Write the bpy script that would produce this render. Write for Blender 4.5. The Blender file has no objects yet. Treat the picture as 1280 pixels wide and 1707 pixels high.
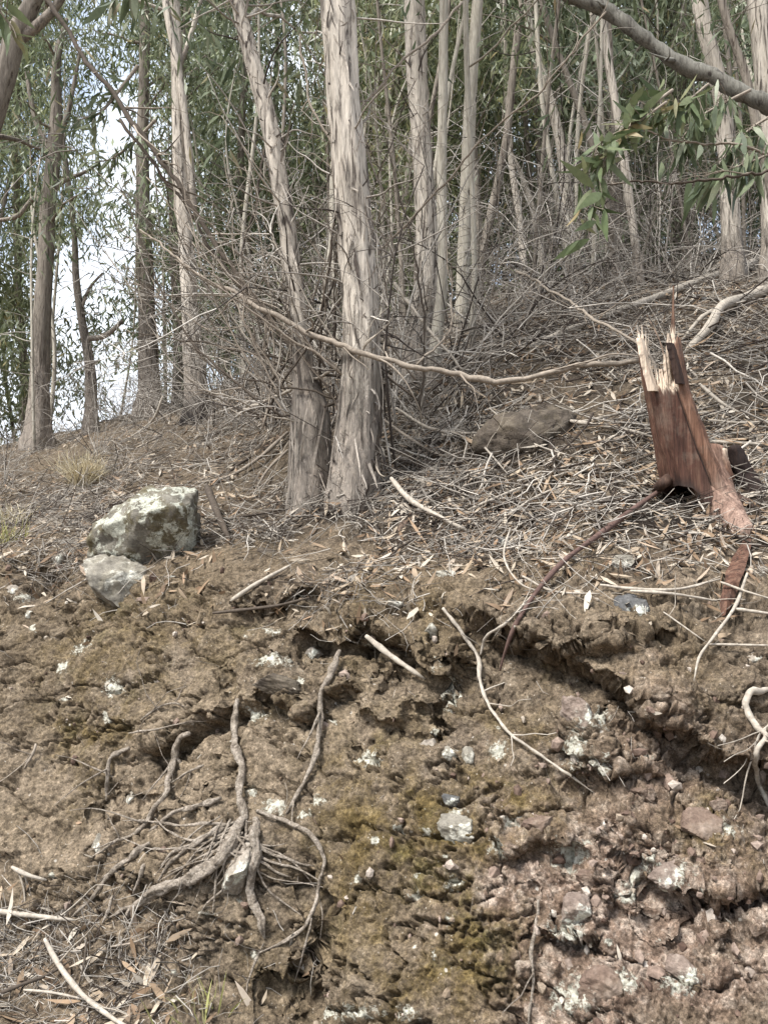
import bpy, math, random
import numpy as np
from mathutils import Vector
from mathutils.bvhtree import BVHTree

random.seed(7)
RNG = np.random.default_rng(7)
R = math.radians
scene = bpy.context.scene
COL = scene.collection

# ------------------------------------------------------------------ camera
F = 1282.0
CX, CY = 640.0, 853.5
PITCH = R(4.0)
CAMZ = 1.6
cam_d = bpy.data.cameras.new("camera")
cam = bpy.data.objects.new("camera", cam_d)
COL.objects.link(cam)
cam.location = (0, 0, CAMZ)
cam.rotation_euler = (R(90) + PITCH, 0, 0)
cam_d.sensor_fit = 'VERTICAL'
cam_d.sensor_height = 24.0
cam_d.lens = 24.0 * F / 1707.0
cam_d.clip_start = 0.05
cam_d.clip_end = 2000
scene.camera = cam

# ------------------------------------------------------------------ light
SUN_EL, SUN_AZ = R(58), R(-128)      # azimuth from +Y, clockwise towards +X
scene.view_settings.view_transform = 'Standard'
scene.view_settings.look = 'None'
scene.view_settings.gamma = 1
scene.view_settings.exposure = 1.55
world = bpy.data.worlds.new("World")
scene.world = world
world.use_nodes = True
wn = world.node_tree
wn.nodes.clear()
wo = wn.nodes.new('ShaderNodeOutputWorld')
wb = wn.nodes.new('ShaderNodeBackground')
sky = wn.nodes.new('ShaderNodeTexSky')
sky.sky_type = 'NISHITA'
sky.sun_disc = False
sky.sun_elevation = SUN_EL
sky.sun_rotation = SUN_AZ
sky.dust_density = 2.0
wtc = wn.nodes.new('ShaderNodeTexCoord')
wno = wn.nodes.new('ShaderNodeTexNoise')
wno.inputs['Scale'].default_value = 3.0
wno.inputs['Detail'].default_value = 7.0
wno.inputs['Roughness'].default_value = 0.6
wr = wn.nodes.new('ShaderNodeValToRGB')
wr.color_ramp.elements[0].position = 0.33
wr.color_ramp.elements[1].position = 0.58
wm = wn.nodes.new('ShaderNodeMix')
wm.data_type = 'RGBA'
wm.inputs[7].default_value = (4.6, 4.9, 5.3, 1)
wn.links.new(wtc.outputs['Generated'], wno.inputs['Vector'])
wn.links.new(wno.outputs['Fac'], wr.inputs['Fac'])
wn.links.new(wr.outputs['Color'], wm.inputs[0])
wn.links.new(sky.outputs['Color'], wm.inputs[6])
wn.links.new(wm.outputs[2], wb.inputs['Color'])
wb.inputs['Strength'].default_value = 0.105
wn.links.new(wb.outputs['Background'], wo.inputs['Surface'])

sun_d = bpy.data.lights.new("sun", 'SUN')
sun_d.energy = 2.7
sun_d.angle = R(18)
sun_d.color = (1.0, 0.985, 0.96)
sun = bpy.data.objects.new("sun", sun_d)
COL.objects.link(sun)
sdir = Vector((math.sin(SUN_AZ) * math.cos(SUN_EL), math.cos(SUN_AZ) * math.cos(SUN_EL), math.sin(SUN_EL)))
sun.rotation_euler = sdir.to_track_quat('Z', 'Y').to_euler()
sun.location = (-6, -6, 20)

scene.cycles.max_bounces = 6
scene.cycles.diffuse_bounces = 2
scene.cycles.transparent_max_bounces = 4

# ------------------------------------------------------------------ projection helpers
cp, sp = math.cos(PITCH), math.sin(PITCH)


def ray(px, py):
    X = (px - CX) / F
    Y = (CY - py) / F
    return np.array([X, cp - Y * sp, sp + Y * cp])


def at(px, py, Y):
    d = ray(px, py)
    return np.array([0, 0, CAMZ]) + d * (Y / d[1])


def project(P):
    P = np.asarray(P, float)
    q = P - np.array([0, 0, CAMZ])
    dep = q[..., 1] * cp + q[..., 2] * sp
    up = -q[..., 1] * sp + q[..., 2] * cp
    dep = np.maximum(dep, 0.05)
    return CX + F * q[..., 0] / dep, CY - F * up / dep


# ------------------------------------------------------------------ numpy noise
_perm = RNG.permutation(4096)
_grad = RNG.normal(size=(4096, 3))
_grad /= np.linalg.norm(_grad, axis=1)[:, None]


def _h(ix, iy, iz, seed):
    return _perm[(_perm[(_perm[(ix + seed * 131) & 4095] + iy) & 4095] + iz) & 4095]


def pn(P, s=1.0, seed=0):
    p = np.asarray(P) * s
    i = np.floor(p).astype(np.int64)
    f = p - i
    w = f * f * f * (f * (f * 6 - 15) + 10)
    out = np.zeros(len(p))
    for a in (0, 1):
        wa = w[:, 0] if a else 1 - w[:, 0]
        for b in (0, 1):
            wb_ = w[:, 1] if b else 1 - w[:, 1]
            for c in (0, 1):
                wc = w[:, 2] if c else 1 - w[:, 2]
                g = _grad[_h(i[:, 0] + a, i[:, 1] + b, i[:, 2] + c, seed)]
                d = g[:, 0] * (f[:, 0] - a) + g[:, 1] * (f[:, 1] - b) + g[:, 2] * (f[:, 2] - c)
                out += wa * wb_ * wc * d
    return out * 1.6


def fbm(P, s, octv=4, seed=0, gain=0.5):
    o = 0
    a = 1.0
    for k in range(octv):
        o = o + a * pn(P, s * 2.03 ** k, seed + k)
        a *= gain
    return o


def worley(P, s, seed=0, facets=False):
    """distance to nearest and second nearest cell point, and a random value of the nearest"""
    p = np.asarray(P) * s
    i = np.floor(p).astype(np.int64)
    f1 = np.full(len(p), 9.0)
    f2 = np.full(len(p), 9.0)
    val = np.zeros(len(p))
    tilt = np.zeros(len(p))
    for a in (-1, 0, 1):
        for b in (-1, 0, 1):
            for c in (-1, 0, 1):
                j = i + np.array([a, b, c])
                h = _h(j[:, 0], j[:, 1], j[:, 2], seed)
                q = j + 0.5 + 0.42 * _grad[h]
                d = np.linalg.norm(p - q, axis=1)
                near = d < f1
                f2 = np.where(near, f1, np.minimum(f2, d))
                val = np.where(near, (h % 1000) / 1000.0, val)
                if facets:
                    tilt = np.where(near, np.sum((p - q) * _grad[(h + 777) & 4095], axis=1), tilt)
                f1 = np.where(near, d, f1)
    return (f1, f2, val, tilt) if facets else (f1, f2, val)


def sstep(a, b, x):
    t = np.clip((x - a) / (b - a), 0, 1)
    return t * t * (3 - 2 * t)


# ------------------------------------------------------------------ mesh helpers
def make_mesh(name, V, quads=None, tris=None, attrs=None, smooth=True):
    V = np.asarray(V, np.float32)
    me = bpy.data.meshes.new(name)
    nq = 0 if quads is None else len(quads)
    nt = 0 if tris is None else len(tris)
    me.vertices.add(len(V))
    me.vertices.foreach_set('co', V.ravel())
    me.loops.add(nq * 4 + nt * 3)
    idx = []
    st = []
    if nq:
        idx.append(np.asarray(quads, np.int32).ravel())
        st.append(np.arange(nq) * 4)
    if nt:
        idx.append(np.asarray(tris, np.int32).ravel())
        st.append(nq * 4 + np.arange(nt) * 3)
    me.loops.foreach_set('vertex_index', np.concatenate(idx).astype(np.int32))
    me.polygons.add(nq + nt)
    me.polygons.foreach_set('loop_start', np.concatenate(st).astype(np.int32))
    if attrs:
        for k, v in attrs.items():
            a = me.attributes.new(k, 'FLOAT', 'POINT')
            a.data.foreach_set('value', np.asarray(v, np.float32))
    me.update(calc_edges=True)
    me.polygons.foreach_set('use_smooth', np.full(nq + nt, smooth, dtype=bool))
    me.validate()
    return me


class MB:
    """collects pieces of ONE mesh"""

    def __init__(self):
        self.V, self.Q, self.T, self.A = [], [], [], {}
        self.MQ, self.MT = [], []
        self.n = 0

    def add(self, V, Q=None, T=None, mi=0, **attrs):
        V = np.asarray(V, float).reshape(-1, 3)
        if Q is not None and len(Q):
            self.Q.append(np.asarray(Q) + self.n)
            self.MQ.append(np.full(len(Q), mi))
        if T is not None and len(T):
            self.T.append(np.asarray(T) + self.n)
            self.MT.append(np.full(len(T), mi))
        for k in set(list(self.A) + list(attrs)):
            lst = self.A.setdefault(k, [np.zeros(self.n)] if self.n else [])
            lst.append(np.broadcast_to(np.asarray(attrs.get(k, 0.0), float), (len(V),)))
        self.V.append(V)
        self.n += len(V)

    def build(self, name, mat, parent=None, origin=(0, 0, 0), smooth=True):
        V = np.concatenate(self.V) - np.asarray(origin)
        me = make_mesh(name, V, np.concatenate(self.Q) if self.Q else None,
                       np.concatenate(self.T) if self.T else None,
                       {k: np.concatenate(v) for k, v in self.A.items()}, smooth)
        mats = mat if isinstance(mat, (list, tuple)) else [mat]
        for mt_ in mats:
            me.materials.append(mt_)
        if len(mats) > 1:
            me.polygons.foreach_set('material_index', np.concatenate(self.MQ + self.MT).astype(np.int32))
        o = bpy.data.objects.new(name, me)
        COL.objects.link(o)
        if parent is not None:
            o.parent = parent
        else:
            o.location = origin
        return o


def tag(o, label=None, cat=None, group=None, kind=None):
    if label:
        o['label'] = label
    if cat:
        o['category'] = cat
    if group:
        o['group'] = group
    if kind:
        o['kind'] = kind
    return o


def empty(name, loc):
    o = bpy.data.objects.new(name, None)
    COL.objects.link(o)
    o.empty_display_size = 0.1
    o.location = loc
    return o


def catmull(P, n):
    P = np.asarray(P, float)
    if len(P) == 2:
        t = np.linspace(0, 1, n)[:, None]
        return P[0] * (1 - t) + P[1] * t
    L = np.concatenate([[0], np.cumsum(np.linalg.norm(np.diff(P[:, :3], axis=0), axis=1) + 1e-6)])
    t = np.linspace(0, L[-1], n)
    out = np.zeros((n, P.shape[1]))
    m = np.zeros_like(P)
    m[1:-1] = (P[2:] - P[:-2]) / (L[2:] - L[:-2])[:, None]
    m[0] = (P[1] - P[0]) / (L[1] - L[0])
    m[-1] = (P[-1] - P[-2]) / (L[-1] - L[-2])
    k = np.clip(np.searchsorted(L, t, side='right') - 1, 0, len(P) - 2)
    h = (L[k + 1] - L[k])[:, None]
    s = ((t - L[k]) / (L[k + 1] - L[k]))[:, None]
    out = ((2 * s**3 - 3 * s**2 + 1) * P[k] + (s**3 - 2 * s**2 + s) * h * m[k]
           + (-2 * s**3 + 3 * s**2) * P[k + 1] + (s**3 - s**2) * h * m[k + 1])
    return out


def norm(v):
    return v / np.maximum(np.linalg.norm(v, axis=-1, keepdims=True), 1e-9)


def tubes(P, Rr, k=3):
    """batch of tubes P[N,m,3], R[N,m] -> verts, quads, caps"""
    P = np.asarray(P, float)
    Rr = np.asarray(Rr, float)
    N, m, _ = P.shape
    T = np.empty_like(P)
    T[:, 1:-1] = P[:, 2:] - P[:, :-2]
    T[:, 0] = P[:, 1] - P[:, 0]
    T[:, -1] = P[:, -1] - P[:, -2]
    T = norm(T)
    tm = norm(P[:, -1] - P[:, 0])
    ref = np.where(np.abs(tm[:, 2:3]) > 0.8, np.array([[1.0, 0.2, 0]]), np.array([[0, 0.1, 1.0]]))
    ref = np.repeat(ref[:, None, :], m, axis=1)
    A = norm(np.cross(T, ref))
    B = np.cross(T, A)
    th = np.arange(k) * 2 * math.pi / k
    V = (P[:, :, None, :] + Rr[:, :, None, None] * (A[:, :, None, :] * np.cos(th)[None, None, :, None]
                                                  + B[:, :, None, :] * np.sin(th)[None, None, :, None]))
    base = (np.arange(N) * m * k)[:, None, None]
    r = (np.arange(m - 1) * k)[None, :, None]
    c = np.arange(k)[None, None, :]
    c2 = (np.arange(k) + 1)[None, None, :] % k
    Q = np.stack([base + r + c, base + r + c2, base + r + k + c2, base + r + k + c], -1).reshape(-1, 4)
    return V.reshape(-1, 3), Q


def tube(P, Rr, k=8, rough=0.0, seed=0, lump=6.0, cap=True, stretch=0.25):
    """one tube along P with noisy radius -> verts, quads, tris"""
    P = np.asarray(P, float)
    m = len(P)
    T = norm(np.gradient(P, axis=0))
    A = np.zeros_like(P)
    ref = np.array([1.0, 0.0, 0.0]) if abs(T[0, 0]) < 0.8 else np.array([0, 0, 1.0])
    a = norm(np.cross(T[0], ref))
    for i in range(m):
        a = norm(a - T[i] * np.dot(a, T[i]))
        A[i] = a
    B = np.cross(T, A)
    th = np.arange(k) * 2 * math.pi / k
    D = A[:, None, :] * np.cos(th)[None, :, None] + B[:, None, :] * np.sin(th)[None, :, None]
    rr = np.repeat(np.asarray(Rr, float)[:, None], k, 1)
    if rough:
        L = np.concatenate([[0], np.cumsum(np.linalg.norm(np.diff(P, axis=0), axis=1))])
        q = D * np.mean(Rr)
        q = q + (L[:, None] * stretch)[:, :, None] * np.array([0.31, 0.2, 0.93]) + seed * 3.7
        rr = rr * (1 + rough * fbm(q.reshape(-1, 3), lump, 3, seed % 50).reshape(m, k))
    V = (P[:, None, :] + rr[:, :, None] * D).reshape(-1, 3)
    r = (np.arange(m - 1) * k)[:, None]
    c = np.arange(k)[None, :]
    c2 = (np.arange(k) + 1)[None, :] % k
    Q = np.stack([r + c, r + c2, r + k + c2, r + k + c], -1).reshape(-1, 4)
    Tn = None
    if cap:
        V = np.concatenate([V, [P[0] - T[0] * Rr[0] * 0.3], [P[-1] + T[-1] * Rr[-1] * 0.3]])
        n0 = m * k
        cc = np.arange(k)
        Tn = np.concatenate([np.stack([np.full(k, n0), (cc + 1) % k, cc], -1),
                             np.stack([np.full(k, n0 + 1), (m - 1) * k + cc, (m - 1) * k + (cc + 1) % k], -1)])
    return V, Q, Tn


def leaf_batch(P, D, Nr, L, W, bend=0.25, rows=4):
    """leaves: base P, direction D, normal Nr, length L, width W, arrays"""
    D = norm(D)
    S = norm(np.cross(D, Nr))
    Nn = np.cross(S, D)
    N = len(P)
    if rows == 4:
        ss = [0, 0.3, 0.68, 1.0]
        ww = [0.12, 1.0, 0.72, 0.04]
    elif rows == 6:
        ss = [0, 0.14, 0.32, 0.55, 0.8, 1.0]
        ww = [0.10, 0.62, 1.0, 0.9, 0.5, 0.03]
    else:
        ss = [0, 0.45, 1.0]
        ww = [0.15, 1.0, 0.08]
    b = np.broadcast_to(np.asarray(bend), (N,))[:, None]
    V = []
    for s, w in zip(ss, ww):
        c = P + D * (L * s)[:, None] + Nn * (b * L[:, None] * (s * s))
        side = S * (W * w * 0.5)[:, None]
        up = Nn * (W * w * 0.12)[:, None]
        V += [c - side + up, c + side + up]
    V = np.stack(V, 1)
    m = len(ss)
    base = (np.arange(N) * 2 * m)[:, None]
    r = (np.arange(m - 1) * 2)[None, :]
    Q = np.stack([base + r, base + r + 1, base + r + 3, base + r + 2], -1).reshape(-1, 4)
    return V.reshape(-1, 3), Q


# ------------------------------------------------------------------ material helpers
class NT:
    def __init__(self, name, rough=0.9, spec=0.2):
        self.m = bpy.data.materials.new(name)
        self.m.use_nodes = True
        self.t = self.m.node_tree
        self.b = self.t.nodes['Principled BSDF']
        self.b.inputs['Roughness'].default_value = rough
        self.b.inputs['Specular IOR Level'].default_value = spec

    def n(self, typ, out=0, props=None, **inp):
        nd = self.t.nodes.new('ShaderNode' + typ)
        for k, v in (props or {}).items():
            setattr(nd, k, v)
        for k, v in inp.items():
            k2 = int(k[1:]) if k[0] == '_' and k[1:].isdigit() else k.replace('_', ' ')
            self.set(nd.inputs[k2], v)
        return nd.outputs[out]

    def set(self, sock, v):
        if hasattr(v, 'node'):
            self.t.links.new(v, sock)
        elif isinstance(v, tuple) and len(v) == 3 and sock.type == 'RGBA':
            sock.default_value = (*v, 1)
        else:
            sock.default_value = v

    def coord(self, kind='Object'):
        nd = self.t.nodes.new('ShaderNodeTexCoord')
        return nd.outputs[kind]

    def mapping(self, scale, kind='Object'):
        return self.n('Mapping', Vector=self.coord(kind), Scale=scale)

    def noise(self, vec, scale, detail=5, rough=0.6, dist=0.0):
        return self.n('TexNoise', Vector=vec, Scale=scale, Detail=detail, Roughness=rough, Distortion=dist)

    def voro(self, vec, scale, feature='F1', out=0):
        return self.n('TexVoronoi', out, {'feature': feature}, Vector=vec, Scale=scale)

    def ramp(self, fac, stops, interp='LINEAR'):
        nd = self.t.nodes.new('ShaderNodeValToRGB')
        cr = nd.color_ramp
        cr.interpolation = interp
        while len(cr.elements) < len(stops):
            cr.elements.new(0.5)
        for e, (p, c) in zip(cr.elements, stops):
            e.position = p
            e.color = (*c, 1) if isinstance(c, tuple) else (c, c, c, 1)
        self.t.links.new(fac, nd.inputs['Fac'])
        return nd.outputs['Color']

    def mix(self, fac, a, b, blend='MIX'):
        nd = self.t.nodes.new('ShaderNodeMix')
        nd.data_type = 'RGBA'
        nd.blend_type = blend
        self.set(nd.inputs[0], fac)
        self.set(nd.inputs[6], a)
        self.set(nd.inputs[7], b)
        return nd.outputs[2]

    def math(self, op, a, b=0.0, clamp=False):
        nd = self.t.nodes.new('ShaderNodeMath')
        nd.operation = op
        nd.use_clamp = clamp
        self.set(nd.inputs[0], a)
        self.set(nd.inputs[1], b)
        return nd.outputs[0]

    def attr(self, name):
        nd = self.t.nodes.new('ShaderNodeAttribute')
        nd.attribute_name = name
        return nd.outputs['Fac']

    def rnd(self):
        nd = self.t.nodes.new('ShaderNodeNewGeometry')
        return nd.outputs['Random Per Island']

    def bump(self, h, strength=0.5, dist=0.01, normal=None):
        nd = self.t.nodes.new('ShaderNodeBump')
        nd.inputs['Strength'].default_value = strength
        nd.inputs['Distance'].default_value = dist
        self.t.links.new(h, nd.inputs['Height'])
        if normal is not None:
            self.t.links.new(normal, nd.inputs['Normal'])
        return nd.outputs['Normal']

    def done(self, col=None, normal=None, rough=None):
        if col is not None:
            self.set(self.b.inputs['Base Color'], col)
        if normal is not None:
            self.t.links.new(normal, self.b.inputs['Normal'])
        if rough is not None:
            self.set(self.b.inputs['Roughness'], rough)
        return self.m


def mat_soil():
    k = NT('soil', 0.95, 0.1)
    c = k.coord()
    n1 = k.noise(c, 1.7, 6, 0.62)
    n2 = k.noise(c, 9, 8, 0.7)
    n3 = k.noise(c, 70, 6, 0.7)
    n4 = k.noise(c, 240, 3, 0.7)
    col = k.ramp(n2, [(0.25, (0.037, 0.028, 0.020)), (0.5, (0.098, 0.075, 0.053)), (0.72, (0.21, 0.17, 0.125))])
    col = k.mix(k.ramp(n1, [(0.4, 0.0), (0.65, 1.0)]), col, (0.115, 0.086, 0.054))
    gf = k.math('MULTIPLY', k.math('ADD', k.attr('grey'), 0.22, True), k.ramp(n2, [(0.3, 0.2), (0.65, 1.0)]))
    col = k.mix(gf, col, (0.19, 0.148, 0.104))
    # reddish tuff
    redc = k.ramp(k.noise(c, 14, 7, 0.7), [(0.3, (0.07, 0.046, 0.033)), (0.48, (0.158, 0.112, 0.083)), (0.63, (0.32, 0.258, 0.207))])
    rf = k.math('MULTIPLY', k.attr('red'), k.ramp(k.noise(c, 4, 6, 0.6), [(0.25, 0.25), (0.5, 1.0)]), True)
    col = k.mix(rf, col, redc)
    # ochre moss
    mossc = k.ramp(k.noise(c, 22, 6, 0.7), [(0.3, (0.042, 0.03, 0.013)), (0.55, (0.105, 0.075, 0.032)), (0.75, (0.185, 0.14, 0.075))])
    mf = k.math('MULTIPLY', k.attr('moss'), k.ramp(k.noise(c, 6, 8, 0.7), [(0.4, 0.0), (0.6, 1.0)]), True)
    col = k.mix(mf, col, mossc)
    gr = k.math('MULTIPLY', k.attr('moss'), k.ramp(k.noise(c, 3.3, 8, 0.7), [(0.56, 0.0), (0.66, 1.0)]), True)
    col = k.mix(k.math('MULTIPLY', gr, 0.4), col, (0.085, 0.075, 0.022))
    mot = k.noise(c, 26, 7, 0.75)
    col = k.mix(0.6, col, k.ramp(mot, [(0.34, 0.12), (0.5, 0.5), (0.66, 0.88)]), 'OVERLAY')
    # dark humus and char, with shade between sticks and under the stump painted in
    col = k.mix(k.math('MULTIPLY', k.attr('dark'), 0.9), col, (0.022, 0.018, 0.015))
    # grain
    col = k.mix(0.75, col, k.ramp(n3, [(0.32, 0.12), (0.5, 0.5), (0.68, 0.95)]), 'OVERLAY')
    col = k.mix(0.5, col, k.ramp(n4, [(0.32, 0.15), (0.5, 0.5), (0.7, 0.95)]), 'OVERLAY')
    # tiny pale crumbs
    vd = k.voro(c, 75)
    vc = k.voro(c, 75, 'F1', 1)
    crumbs = k.math('MULTIPLY', k.ramp(vd, [(0.16, 1.0), (0.26, 0.0)]), k.ramp(vc, [(0.80, 0.0), (0.86, 1.0)]))
    col = k.mix(k.math('MULTIPLY', crumbs, 0.75), col, (0.42, 0.37, 0.30))
    vd2 = k.voro(c, 28)
    vc2 = k.voro(c, 28, 'F1', 1)
    cr2 = k.math('MULTIPLY', k.ramp(k.math('ADD', vd2, k.math('MULTIPLY', n3, 0.25)), [(0.28, 1.0), (0.34, 0.0)]), k.ramp(vc2, [(0.86, 0.0), (0.9, 1.0)]))
    col = k.mix(k.math('MULTIPLY', k.math('MULTIPLY', cr2, k.attr('speck')), 0.85), col, (0.5, 0.46, 0.4))
    # lichen patches
    lf = k.math('ADD', k.attr('lichen'), k.math('MULTIPLY', k.math('SUBTRACT', k.noise(c, 38, 6, 0.75), 0.5), 3.4))
    lf = k.ramp(lf, [(0.62, 0.0), (0.88, 1.0)])
    lc = k.ramp(n3, [(0.3, (0.22, 0.205, 0.155)), (0.62, (0.52, 0.50, 0.42))])
    col = k.mix(lf, col, lc)
    h = k.math('ADD', k.math('MULTIPLY', n3, 0.5), k.math('MULTIPLY', n4, 0.2))
    nb = k.bump(h, 1.0, 0.014)
    nb = k.bump(k.math('ADD', k.math('MULTIPLY', vd, -0.4), k.math('MULTIPLY', lf, 0.3)), 0.6, 0.008, nb)
    return k.done(col, nb)


def mat_ground():
    k = NT('ground_soil', 0.95, 0.1)
    c = k.coord()
    col = k.ramp(k.noise(c, 3, 8, 0.7), [(0.3, (0.09, 0.06, 0.04)), (0.7, (0.23, 0.18, 0.13))])
    return k.done(col, k.bump(k.noise(c, 40, 6), 0.6, 0.02))


def mat_bark(name, pale, mid, dark, streak=1.0, basecol=(0.25, 0.215, 0.18)):
    k = NT(name, 0.85, 0.15)
    c1 = k.mapping((24, 24, 2.6))
    c2 = k.mapping((80, 80, 9))
    c3 = k.mapping((5, 5, 0.7))
    c0 = k.coord()
    s1 = k.noise(c1, 1, 6, 0.65, 0.6)
    s2 = k.noise(c2, 1, 5, 0.65)
    s3 = k.noise(c3, 1, 5, 0.6, 0.4)
    col = k.ramp(s3, [(0.3, mid), (0.52, pale), (0.75, mid)])
    col = k.mix(k.math('MULTIPLY', k.ramp(s1, [(0.37, 1.0), (0.48, 0.0)]), streak), col, dark)
    col = k.mix(0.5, col, k.ramp(s2, [(0.3, 0.2), (0.5, 0.5), (0.7, 0.85)]), 'OVERLAY')
    # knots and scars
    vd = k.voro(k.mapping((5.5, 5.5, 2.6)), 1)
    col = k.mix(k.math('MULTIPLY', k.ramp(k.math('ADD', vd, k.math('MULTIPLY', s2, 0.12)), [(0.13, 1.0), (0.18, 0.0)]), 0.85), col, (0.03, 0.022, 0.018))
    rf = k.math('ADD', k.attr('rough'), k.math('MULTIPLY', k.math('SUBTRACT', s1, 0.5), 1.6))
    rf = k.ramp(rf, [(0.42, 0.0), (0.62, 1.0)])
    rb = k.ramp(k.noise(k.mapping((40, 40, 9)), 1, 7, 0.75, 0.8), [(0.32, (0.05, 0.037, 0.03)), (0.47, basecol), (0.62, (0.42, 0.35, 0.285))])
    col = k.mix(k.math('MULTIPLY', rf, 0.85), col, rb)
    col = k.mix(k.attr('char'), col, (0.016, 0.013, 0.012))
    h = k.math('ADD', k.math('MULTIPLY', s1, 0.8), k.math('MULTIPLY', s2, 0.4))
    nb = k.bump(h, 0.7, 0.02)
    nb = k.bump(k.math('MULTIPLY', k.noise(k.mapping((40, 40, 9)), 1, 7, 0.75, 0.8), rf), 0.9, 0.03, nb)
    return k.done(col, nb)


def mat_stick(name, lo, hi, dark=(0.07, 0.055, 0.042), darkshare=0.25):
    k = NT(name, 0.85, 0.15)
    c = k.coord()
    r = k.rnd()
    col = k.mix(r, lo, hi)
    fr = k.math('FRACT', k.math('MULTIPLY', r, 17.31))
    col = k.mix(k.ramp(fr, [(max(darkshare - 0.02, 0), 1.0), (darkshare + 0.02, 0.0)]), col, dark)
    n = k.noise(c, 45, 5, 0.7)
    col = k.mix(0.6, col, k.ramp(n, [(0.3, 0.2), (0.5, 0.5), (0.7, 0.85)]), 'OVERLAY')
    return k.done(col, k.bump(k.noise(c, 130, 4, 0.7), 0.5, 0.004))


def mat_leaf(name, stops, transl=0.35, rough=0.45, spec=0.35, tint=False):
    k = NT(name, rough, spec)
    r = k.rnd()
    col = k.ramp(r, stops)
    if tint:
        oi = k.t.nodes.new('ShaderNodeObjectInfo')
        tc = k.ramp(oi.outputs['Random'], [(0.0, (0.62, 0.70, 0.58)), (0.3, (0.98, 1.0, 0.82)), (0.6, (0.85, 0.95, 0.92)), (0.85, (1.2, 1.18, 1.02)), (1.0, (1.15, 0.95, 0.7))])
        col = k.mix(1.0, col, tc, 'MULTIPLY')
    n = k.noise(k.coord(), 30, 3, 0.6)
    col = k.mix(0.35, col, k.ramp(n, [(0.3, 0.25), (0.7, 0.75)]), 'OVERLAY')
    k.done(col)
    tr = k.t.nodes.new('ShaderNodeBsdfTranslucent')
    k.t.links.new(col, tr.inputs['Color'])
    mx = k.t.nodes.new('ShaderNodeMixShader')
    mx.inputs[0].default_value = transl
    k.t.links.new(k.b.outputs[0], mx.inputs[1])
    k.t.links.new(tr.outputs[0], mx.inputs[2])
    out = k.t.nodes['Material Output']
    k.t.links.new(mx.outputs[0], out.inputs['Surface'])
    return k.m


def mat_rock(name, dark, mid, pale, moss=0.0, lichen=0.0, liccol=(0.6, 0.59, 0.5)):
    k = NT(name, 0.9, 0.2)
    c = k.coord()
    n = k.noise(c, 9, 8, 0.7)
    col = k.ramp(n, [(0.3, dark), (0.5, mid), (0.72, pale)])
    if moss:
        col = k.mix(k.math('MULTIPLY', k.ramp(k.noise(c, 5, 7, 0.7), [(0.46, 0.0), (0.56, 1.0)]), moss), col,
                    k.ramp(k.noise(c, 50, 4, 0.7), [(0.3, (0.05, 0.04, 0.02)), (0.7, (0.135, 0.112, 0.062))]))
    lf = None
    if lichen:
        lf = k.ramp(k.noise(c, 6.5, 8, 0.72), [(0.56 - 0.1 * lichen, 0.0), (0.6 - 0.1 * lichen, 1.0)])
        col = k.mix(lf, col, k.ramp(k.noise(c, 45, 4, 0.7), [(0.3, tuple(x * 0.55 for x in liccol)), (0.6, liccol)]))
    g = k.noise(c, 90, 5, 0.7)
    col = k.mix(0.5, col, k.ramp(g, [(0.3, 0.2), (0.5, 0.5), (0.7, 0.85)]), 'OVERLAY')
    h = k.math('ADD', k.math('MULTIPLY', n, 1.0), k.math('MULTIPLY', g, 0.3))
    return k.done(col, k.bump(h, 0.9, 0.02))


M = {}
M['soil'] = mat_soil()
M['ground'] = mat_ground()
M['gum'] = mat_bark('gum_bark', (0.49, 0.435, 0.365), (0.31, 0.27, 0.22), (0.065, 0.052, 0.043), 0.95)
M['gum_smooth'] = mat_bark('smooth_gum_bark', (0.39, 0.355, 0.29), (0.28, 0.25, 0.2), (0.12, 0.095, 0.065), 0.45)
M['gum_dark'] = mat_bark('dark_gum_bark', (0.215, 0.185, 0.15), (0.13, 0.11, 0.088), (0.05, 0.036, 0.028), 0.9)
M['gum_back'] = mat_bark('grey_gum_bark', (0.27, 0.235, 0.195), (0.17, 0.147, 0.12), (0.06, 0.047, 0.04), 0.8)
M['bough'] = mat_bark('bough_bark', (0.17, 0.16, 0.135), (0.095, 0.088, 0.074), (0.05, 0.042, 0.036), 0.8)
M['stick'] = mat_stick('dead_wood', (0.18, 0.148, 0.115), (0.36, 0.31, 0.25), darkshare=0.15)
M['pale_stick'] = mat_stick('bleached_wood', (0.24, 0.203, 0.16), (0.39, 0.345, 0.285), darkshare=0.0)
M['brown_stick'] = mat_stick('brown_wood', (0.17, 0.138, 0.108), (0.29, 0.245, 0.195), darkshare=0.0)
M['red_stick'] = mat_stick('red_peeled_wood', (0.085, 0.052, 0.042), (0.11, 0.07, 0.058), darkshare=0.0)


def mat_root():
    k = NT('root_bark', 0.9, 0.12)
    c = k.coord()
    n1 = k.noise(c, 26, 7, 0.72, 0.5)
    n2 = k.noise(c, 110, 5, 0.75)
    col = k.ramp(n1, [(0.3, (0.08, 0.062, 0.047)), (0.45, (0.23, 0.19, 0.148)), (0.6, (0.38, 0.325, 0.265)), (0.75, (0.24, 0.19, 0.145))])
    col = k.mix(0.75, col, k.ramp(n2, [(0.3, 0.1), (0.5, 0.5), (0.7, 0.9)]), 'OVERLAY')
    h = k.math('ADD', n1, k.math('MULTIPLY', n2, 0.5))
    return k.done(col, k.bump(h, 1.0, 0.02))


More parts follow.
